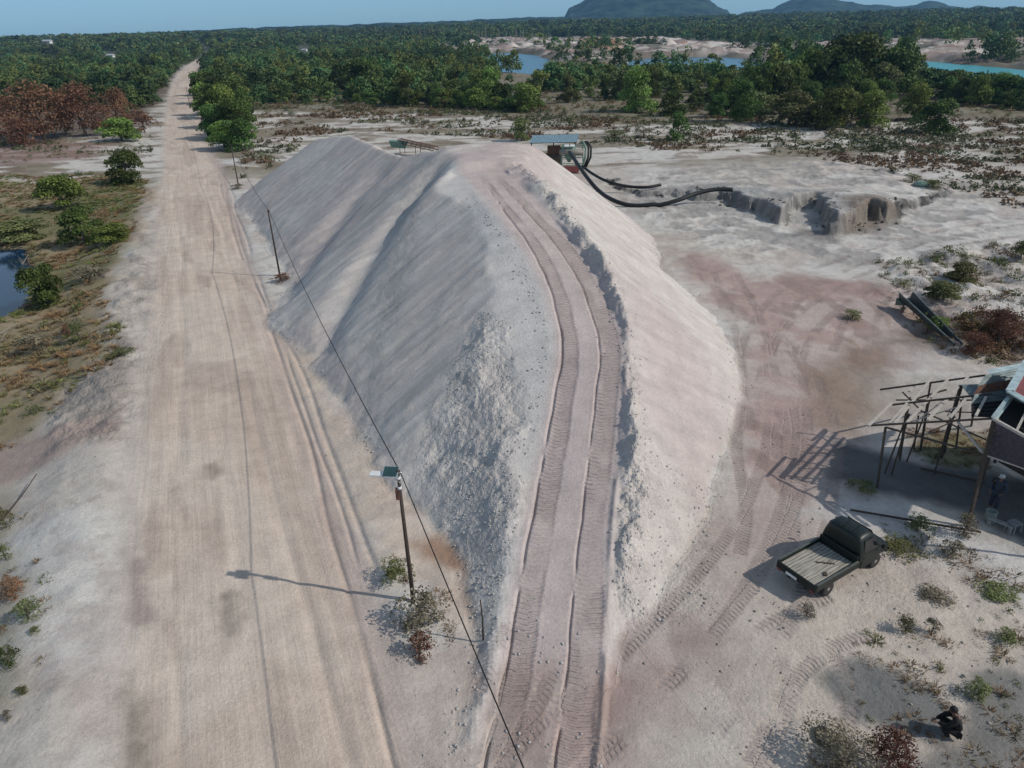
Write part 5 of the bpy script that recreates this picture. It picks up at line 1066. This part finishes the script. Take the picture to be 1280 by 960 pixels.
# things under the shed
p = G(1236, 652); mb = MB(); mb.lathe([(.0, 0), (.22, .01), (.24, .1), (.23, .3), (.245, .32), (.23, .34), (.235, .58), (.25, .6), (.2, .61), (.19, .5), (.0, .5)], n=20); o = mb.build('barrel', simple('grey_green_drum', (.2, .24, .22), .6), smooth=True); o.location = V(p); o.scale = (.9, .9, .9); tag(o, 'small grey drum beside the tall shed post', 'barrel')
a, b = G(1232, 655), G(1264, 668); mb = MB(); mb.bar(a+[0, 0, .35], b+[0, 0, .35], .22, .03)
for t in (.1, .9): c = a*(1-t)+b*t; mb.bar(c+[0, 0, 0], c+[0, 0, .34], .16, .05)
o = mb.build('low_bench', simple('grey_bench_wood', (.3, .3, .29), .8)); tag(o, 'low grey bench at the edge of the shed shade', 'bench')
p = G(1265, 664); mb = MB(); ch = empty('stool', p, .4); tag(ch, 'pale plastic stool in the shade near the right edge', 'stool')
mb.box(-.22, -.2, .42, .22, .2, .46); mb.build('seat', M['pole2'], ch, bevel=.02)
for x in (-.19, .19):
    for y in (-.17, .17): mb = MB(); mb.bar((x*1.15, y*1.15, 0), (x, y, .42), .04); mb.build('leg', M['pole2'], ch)

# ================================================================== PEOPLE
def hand(parent, wrist, dirn, mat, side=1):
    d = Vector(dirn).normalized(); up_ = Vector((0, 0, 1)); sd = d.cross(up_).normalized()*side; nrm_ = sd.cross(d).normalized(); w0 = Vector(wrist); vs = [w0, w0+d*.05, w0+d*.09]; es = [(0, 1), (1, 2)]; rs = [(.022, .016), (.036, .016), (.036, .014)]
    for k, (off, L) in enumerate(((-.03, .07), (-.01, .082), (.01, .078), (.03, .062))):
        b_ = len(vs); a = w0+d*.09+sd*off; vs += [a, a+d*L*.5-nrm_*.008*side, a+d*L*.85-nrm_*.03*side]; es += [(2, b_), (b_, b_+1), (b_+1, b_+2)]; rs += [(.009, .009)]*3
    b_ = len(vs); a = w0+d*.03-sd*.03; vs += [a, a+d*.03-sd*.025, a+d*.06-sd*.03]; es += [(1, b_), (b_, b_+1), (b_+1, b_+2)]; rs += [(.011, .011)]*3
    return vs, es, rs
def figure(root, J, hw, mats, hat=None):
    """J: joint positions. One continuous body, clothes laid over it."""
    vs = []; es = []; rs = []; ix = {}
    def v(n, p, r): ix[n] = len(vs); vs.append(Vector(p)); rs.append(r)
    v('pelvis', J['pelvis'], (.13, .10)); v('waist', J['waist'], (.115, .09)); v('chest', J['chest'], (.135, .10)); v('neck0', J['neck'], (.06, .06)); v('head0', J['head0'], (.055, .065)); v('head1', J['head1'], (.085, .10)); v('head2', J['head2'], (.07, .085))
    es += [(0, 1), (1, 2), (2, 3), (3, 4), (4, 5), (5, 6)]
    for s in 'LR':
        v('sh'+s, J['sh'+s], .065); v('el'+s, J['el'+s], .045); v('wr'+s, J['wr'+s], .028); es += [(ix['chest'], ix['sh'+s]), (ix['sh'+s], ix['el'+s]), (ix['el'+s], ix['wr'+s])]
        v('hp'+s, J['hp'+s], .095); v('kn'+s, J['kn'+s], .062); v('an'+s, J['an'+s], .042); v('to'+s, J['to'+s], (.045, .03)); es += [(0, ix['hp'+s]), (ix['hp'+s], ix['kn'+s]), (ix['kn'+s], ix['an'+s]), (ix['an'+s], ix['to'+s])]
        d = Vector(J['wr'+s])-Vector(J['el'+s]); hv, he, hr = hand(None, J['wr'+s], d, None, 1 if s == 'L' else -1); n = len(vs)-1
        base = len(vs); m_ = {0: ix['wr'+s]}
        for k in range(1, len(hv)): m_[k] = len(vs); vs.append(hv[k]); rs.append(hr[k])
        es += [(m_[a], m_[b]) for a, b in he]
    skin('body', vs, es, rs, M['skin'], root, 0, 2)
    def cl(name, names, pairs, scale, mat, par=root):
        id2 = {n: k for k, n in enumerate(names)}; q = [vs[ix[n]] for n in names]; r_ = [tuple(np.array(rs[ix[n]]) * np.ones(2)*scale+.02) for n in names]; return skin(name, q, [(id2[a], id2[b]) for a, b in pairs], r_, mat, par, 0, 2)
    cl('shirt', ['pelvis', 'waist', 'chest', 'shL', 'elL', 'shR', 'elR', 'wrL', 'wrR'], [('pelvis', 'waist'), ('waist', 'chest'), ('chest', 'shL'), ('shL', 'elL'), ('chest', 'shR'), ('shR', 'elR'), ('elL', 'wrL'), ('elR', 'wrR')], 1.28, mats[0])
    cl('trousers', ['pelvis', 'hpL', 'knL', 'anL', 'hpR', 'knR', 'anR'], [('pelvis', 'hpL'), ('hpL', 'knL'), ('knL', 'anL'), ('pelvis', 'hpR'), ('hpR', 'knR'), ('knR', 'anR')], 1.25, mats[1])
    h = Vector(J['head1']); f = Vector(J['face']).normalized(); sd = f.cross(Vector((0, 0, 1))).normalized()
    mb = MB(); c = h-f*.02+Vector((0, 0, .045)); mb.lathe([(.102, -.03), (.108, .0), (.095, .06), (.055, .095), (.01, .105)], tuple(c), 16); mb.build('hair' if hat is None else 'cap', M['hair'] if hat is None else hat, root, True)
    if hat is not None: mb = MB(); mb.box(-.08, .05, -.005, .08, .19, .01); o = mb.build('cap_peak', hat, root); o.location = c; o.rotation_euler = (0, 0, math.atan2(f.y, f.x)-math.pi/2)
    mb = MB(); n0 = h+f*.1; mb.sweep([n0+Vector((0, 0, .02)), n0+f*.025-Vector((0, 0, .02)), n0-Vector((0, 0, .03))], [.008, .016, .01], 6)
    for s in (-1, 1): mb.lathe([(.001, -.012), (.012, 0), (.001, .012)], tuple(h+f*.088+sd*.035*s+Vector((0, 0, .02))), 8); mb.lathe([(.001, -.03), (.014, 0), (.001, .03)], tuple(h+sd*.098*s), 8)
    mb.build('face', M['skin'], root, True)
# crouching figure, lower right
pc_ = G(1188, 919); fg = empty('person', pc_, math.radians(160)); fg.scale = (1, 1, 1); tag(fg, 'person in dark clothes crouching on the sand, reaching forward', 'person')
figure(fg, dict(pelvis=(-.12, 0, .30), waist=(-.10, 0, .46), chest=(.0, 0, .68), neck=(.08, 0, .83), head0=(.11, 0, .90), head1=(.15, 0, .98), head2=(.15, 0, 1.06), face=(1, 0, -.35),
  shL=(.03, .19, .76), elL=(.26, .24, .58), wrL=(.47, .16, .56), shR=(.03, -.19, .76), elR=(.24, -.22, .52), wrR=(.44, -.12, .40),
  hpL=(-.06, .11, .27), knL=(.32, .17, .44), anL=(.10, .15, .08), toL=(.28, .17, .04), hpR=(-.06, -.11, .27), knR=(.32, -.17, .44), anR=(.10, -.15, .08), toR=(.28, -.17, .04)), None, (M['cloth_black'], M['cloth_black']))
# standing figure in the shed
ps = G(1240, 636); fs_ = empty('person', ps, math.radians(215)); tag(fs_, 'person in dark blue clothes and pale cap standing in the shade of the shed', 'person')
figure(fs_, dict(pelvis=(0, 0, .93), waist=(0, 0, 1.08), chest=(0, 0, 1.30), neck=(.01, 0, 1.46), head0=(.02, 0, 1.52), head1=(.03, 0, 1.60), head2=(.03, 0, 1.68), face=(1, 0, -.1),
  shL=(0, .19, 1.40), elL=(.0, .27, 1.13), wrL=(.14, .20, .95), shR=(0, -.19, 1.40), elR=(-.02, -.27, 1.13), wrR=(.12, -.22, .92),
  hpL=(0, .1, .88), knL=(.03, .11, .48), anL=(.0, .12, .08), toL=(.15, .14, .04), hpR=(0, -.1, .88), knR=(-.01, -.11, .48), anR=(-.05, -.12, .08), toR=(.10, -.15, .04)), None, (M['cloth_blue'], M['cloth_blue']), simple('pale_cap', (.55, .57, .56), .8))

# ================================================================== SAND MACHINE BEHIND THE HEAP
mc = P(716, 214, 0); mc[2] = float(ground_z(mc[0], mc[1])[0]); mr_ = empty('sand_washer', mc, math.radians(-6)); mr_.scale = (1, 1, .84); tag(mr_, 'green sand washing machine with pipes beside the blue roof', 'machine')
mb = MB()
for x in (-1.7, 1.5):
    for y in (-1., 1.): mb.bar((x, y, 0), (x*.9, y*.9, 4.3), .16)
for z in (1.2, 2.6, 4.3): mb.bar((-1.6, -1, z), (1.45, -1, z), .12); mb.bar((-1.6, 1, z), (1.45, 1, z), .12); mb.bar((-1.6, -1, z), (-1.6, 1, z), .12); mb.bar((1.45, -1, z), (1.45, 1, z), .12)
mb.build('frame', M['green_paint'], mr_)
mb = MB(); mb.lathe([(.18, 1.7), (.5, 2.3), (.95, 3.6), (.95, 4.3), (.85, 4.3), (.3, 2.2)], (-.55, 0, 0), 20); mb.build('hopper', M['green_paint'], mr_, True)
mb = MB(); mb.sweep([(-1.9, -.9, 3.5), (-.1, -1.0, 3.55), (1.5, -.9, 3.4)], [.42, .46, .42], 14); mb.build('drum', simple('grey_steel', (.22, .24, .22), .6, rust=(.3, .25, .2)), mr_, True)
mb = MB(); mb.box(-1.3, -1.3, .2, .9, -.2, 1.2); mb.build('engine_housing', M['red_paint'], mr_, bevel=.05)
for x in (-.9, -.1):
    mb = MB(); mb.box(x-.33, -1.2, 4.35, x+.33, .1, 4.55); mb.build('sack', M['white'], mr_, bevel=.06)
for k, (x, c) in enumerate(((1.75, 'green_paint'), (2.15, 'rubber'), (2.5, 'rubber'))):
    mb = MB(); mb.sweep([(x*.75, -.8, 1.0), (x*1.0, -.9, 2.6), (x*1.02, -.6, 4.2), (x*.8, 0, 5.0), (x*.5, .4, 4.7)], .15, 10); mb.build('pipe', M[c], mr_, True)
# shelter with the blue roof
hc = P(692, 206, 0); hr_ = empty('machine_shelter', hc, math.radians(-3)); hr_.scale = (1, 1, .80); tag(hr_, 'open shelter with a flat blue tin roof behind the heap', 'shelter')
SO_keep = SO
sheet('roof', np.array([-3.6, -1.8, 4.35]), np.array([3.4, -1.8, 4.35]), np.array([3.9, 2.6, 5.0]), np.array([-3.1, 2.6, 5.0]), M['tin_blue'], hr_, n=40, amp=.025)
for x in (-3.3, 0., 3.2):
    for y, z in ((-1.6, 4.3), (2.4, 4.9)): mb = MB(); mb.bar((x, y, -.3), (x, y, z), .12); mb.build('post', M['wood_dark'], hr_)
mb = MB(); mb.bar((-3.5, -1.6, 4.25), (3.4, -1.6, 4.25), .1); mb.bar((-3.1, 2.4, 4.86), (3.8, 2.4, 4.86), .1); mb.build('beam', M['wood_dark'], hr_)
eng = empty('diesel_engine', hc+np.array([.6, .2, 0])); eng.scale = (1, 1, .8); tag(eng, 'dark diesel engine standing under the blue roof', 'engine')
mb = MB(); mb.box(-1.5, -.6, 2.0, .4, .6, 3.4); mb.build('block', M['rusty'], eng, bevel=.06); mb = MB(); mb.box(-1.7, -.7, -.2, .6, .7, 2.0); mb.build('bed_frame', M['wood_dark'], eng); mb = MB(); mb.lathe([(.1, -.1), (.6, -.08), (.6, .08), (.1, .1)], (.9, 0, 2.7), 20, 'y'); mb.build('flywheel', M['rusty'], eng, True)
# hoses
def hose(px, r, label):
    pts = smooth_path([P(a, b, z) for a, b, z in px], 6); pts = [p if px[0][2] and i < 8 else p for i, p in enumerate(pts)]
    for p in pts:
        g = float(ground_z(p[0], p[1])[0])+r*.8; p[2] = max(p[2], g)
    mb = MB(); mb.sweep(pts, r, 10); o = mb.build('hose', M['rubber'], smooth=True); tag(o, label, 'hose', 'slurry hoses')
hose([(712, 190, 4.2), (722, 205, 3.4), (734, 222, 2.4), (748, 238, 1.2), (766, 250, .8), (790, 257, .3), (820, 257, .3), (848, 250, 1.0), (870, 242, 1.6), (893, 237, 2.), (916, 237, 2.)], .24, 'thick black hose, lower one, curving from the machine to the shelf')
hose([(728, 208, 2.6), (742, 218, 2.), (760, 227, 1.6), (785, 233, 1.), (808, 234, 1.), (826, 231, 1.2)], .18, 'thinner black hose above the thick one')
# conveyor
cv0, cv1 = P(500, 178, 2.4), P(545, 188, 1.6); cv = empty('conveyor', cv0); tag(cv, 'rusty conveyor frame with a green feed box behind the heap', 'conveyor'); d = cv1-cv0; 
def cvb(name, fn, mat): mb = MB(); fn(mb); return mb.build(name, mat, cv)
side = np.array([-d[1], d[0], 0]); side = side/np.linalg.norm(side)*.55
def fr(mb):
    for s in (-1, 1):
        for dz in (0, .5): mb.bar(side*s+[0, 0, dz], d+side*s+[0, 0, dz], .1)
        for i in range(9): t = i/8; mb.bar(d*t+side*s, d*min(t+.06, 1)+side*s+[0, 0, .5], .06)
cvb('truss', fr, M['rusty'])
cvb('belt', lambda mb: mb.bar(np.array([0, 0, .62]), d+np.array([0, 0, .62]), .8, .05), M['rusty'])
cvb('feed_box', lambda mb: mb.hexa([(-1.4, -.9, -.6), (.9, -.9, -.9), (.9, .2, -.9), (-1.4, .2, -.6), (-1.7, -1.2, .4), (1.4, -1.2, .1), (1.4, .4, .1), (-1.7, .4, .4)]), simple('teal_steel', (.05, .20, .17), .6, rust=(.2, .25, .2)))
for t in (.05, .5, .95): cvb('leg', lambda mb: (mb.bar(d*t+side, d*t+side-[0, 0, cv0[2]+d[2]*t+.3], .1), mb.bar(d*t-side, d*t-side-[0, 0, cv0[2]+d[2]*t+.3], .1)), M['rusty'])
# chute on the right
ca, cb_ = G(1128, 384), G(1196, 437); ca = ca+[0, 0, .6]; cb_ = cb_+[0, 0, .12]; ch = empty('metal_chute', ca); tag(ch, 'long dark tapering metal chute lying on the weeds right of the yard', 'chute')
d = cb_-ca; u_ = d/np.linalg.norm(d); sd = np.cross(u_, [0, 0, 1]); sd /= np.linalg.norm(sd); n_ = np.cross(sd, u_)
def trough(w0, w1, h0, h1, th=.05, t0=0., t1=1.):
    mb = MB(); pr_ = [(-1, 1), (-.75, 0), (.75, 0), (1, 1)]; 
    for (a, b) in zip(pr_[:-1], pr_[1:]):
        q = []
        for t, w, h in ((t0, w0, h0), (t1, w1, h1)): q.append([d*t+sd*a[0]*w/2+n_*a[1]*h, d*t+sd*b[0]*w/2+n_*b[1]*h])
        quad_slab(mb, q[0][0], q[0][1], q[1][1], q[1][0], th)
    return mb
trough(1.0, .5, .55, .3).build('trough', simple('dark_painted_steel', (.035, .045, .05), .5, .2, rust=(.07, .08, .08)), ch)
mb = MB(); mb.bar(sd*.51+n_*.56, d+sd*.26+n_*.31, .06); mb.bar(-sd*.51+n_*.56, d-sd*.26+n_*.31, .045); mb.build('rim', M['tin_teal'], ch)
mb = MB(); w = .55
mb.hexa([-sd*w-n_*.45, sd*w-n_*.45, sd*w*.9-n_*.05+u_*1.0, -sd*w*.9-n_*.05+u_*1.0, -sd*w*1.05+n_*.1, sd*w*1.05+n_*.1, sd*w+u_*1.0, -sd*w+u_*1.0]); mb.build('mouth', simple('green_grey_steel', (.10, .13, .11), .7), ch)
for t in (.12, .6): mb = MB(); c = d*t; mb.bar(c+sd*.4, c+sd*.45-[0, 0, 1.0], .07); mb.bar(c-sd*.4, c-sd*.45-[0, 0, 1.0], .07); mb.build('leg', M['rusty'], ch)
# sack half buried near the upper right
p = G(1152, 232); mb = MB(); mb.lathe([(.0, 0), (.8, .05), (.95, .25), (.5, .5), (0, .55)], n=9); o = mb.build('tarpaulin_heap', simple('pale_green_sheet', (.22, .33, .27), .7, scale=1.5), smooth=True); o.location = V(p); tag(o, 'pale green tarpaulin heap among weeds above the yard', 'tarpaulin')
p = G(1030, 922); mb = MB(); mb.sweep([(.24*math.cos(a), .3*math.sin(a), .06) for a in np.linspace(.6, 5.9, 20)], .05, 7); o = mb.build('old_tyre_strip', M['rubber'], smooth=True); o.location = V(p); tag(o, 'dark curled strip of rubber lying by the bottom brush', 'rubber strip')
# ================================================================== FAR HOUSES AND HEAPS
for k, (x, y, w, lab) in enumerate(HUTS):
    p = P(x, y+3, 0); p[2] = float(ground_z(p[0], p[1])[0]); m = mpp(p); w_ = w*m*.45; r = empty('house', p, random.uniform(-.4, .4)); tag(r, lab, 'house', 'far houses'); h_ = w_*.28; dd = w_*.5
    mb = MB(); mb.box(-w_/2, -dd/2, -1, w_/2, dd/2, h_); wl = mb.build('wall', M['white'], r)
    mb = MB(); mb.prism([(-dd*.62, h_-.05), (0, h_+dd*.32), (dd*.62, h_-.05)], -w_*.55, w_*.55, 'x'); mb.build('roof', simple('pale_roof', (.45, .47, .46), .6), r)
    for s in (-.28, .28): mb = MB(); mb.box(w_*s-w_*.05, -dd/2-.06, h_*.35, w_*s+w_*.05, -dd/2-.01, h_*.75); mb.build('window', M['glass'], wl)
    mb = MB(); mb.box(-w_*.04, -dd/2-.06, -.9, w_*.05, -dd/2-.01, h_*.75); mb.build('door', M['wood_dark'], wl)
def heap(x, y, w, h, mat, lab):
    p = P(x, y, 0); p[2] = float(ground_z(p[0], p[1])[0])-.5; m = mpp(p); n = 22; g = np.linspace(-1, 1, n); X, Y = np.meshgrid(g, g); Z = np.clip(1-np.hypot(X, Y)*(1+.3*(fbm(X*3+x, Y*3, 3, 5)-.5)), 0, 1)
    q = (np.arange(n-1)[:, None]*n+np.arange(n-1)[None, :]).ravel(); q = np.stack([q, q+1, q+1+n, q+n], 1)
    o = big_mesh('spoil_heap', np.stack([X.ravel()*w*m*.6, Y.ravel()*w*m*.6, (Z.ravel()**.9)*h*m*1.15], 1), q, mat); o.location = V(p); tag(o, lab, 'spoil heap', 'spoil heaps beyond the lake')
orange = simple('orange_clay', (.50, .26, .17), .9, scale=.2, var=.2, bump=.3); palec = simple('pale_spoil', (.55, .48, .42), .9, scale=.2, var=.2, bump=.3)
heap(752, 60, 34, 12, orange, 'orange clay heap beyond the lake, brightest on the far bank'); heap(732, 61, 26, 7, orange, 'lower orange heap left of the brightest one'); heap(782, 60, 24, 6, palec, 'pale heap right of the orange ones'); heap(835, 57, 22, 7, palec, 'small white heap in the middle of the far bank'); heap(855, 57, 26, 5, orange, 'flat orange heap right of the white one'); heap(640, 60, 16, 5, palec, 'pale heap behind the blue lake arm'); heap(590, 58, 20, 6, palec, 'pale heap at the left end of the far bank'); heap(1150, 58, 26, 7, palec, 'pale heap above the turquoise lake'); heap(1040, 57, 22, 6, palec, 'pale heap behind the tallest trees')
# ================================================================== AIR
HZ = 5600.; me = bpy.data.meshes.new('haze'); mb = MB(); mb.box(-HZ, -400, -8, HZ, HZ, 420); hz = mb.build('haze', None if False else M['white']); tag(hz, kind='stuff'); hz['label'] = 'thin blue haze over the whole land'; hz['category'] = 'haze'
hm = bpy.data.materials.new('haze_air'); hm.use_nodes = True; hn = hm.node_tree; hn.nodes.clear(); pv = hn.nodes.new('ShaderNodeVolumePrincipled'); pv.inputs['Color'].default_value = (.30, .62, 1, 1); pv.inputs['Density'].default_value = 1.2e-4; pv.inputs['Anisotropy'].default_value = .2
ho = hn.nodes.new('ShaderNodeOutputMaterial'); hn.links.new(pv.outputs[0], ho.inputs['Volume']); hz.data.materials.clear(); hz.data.materials.append(hm)
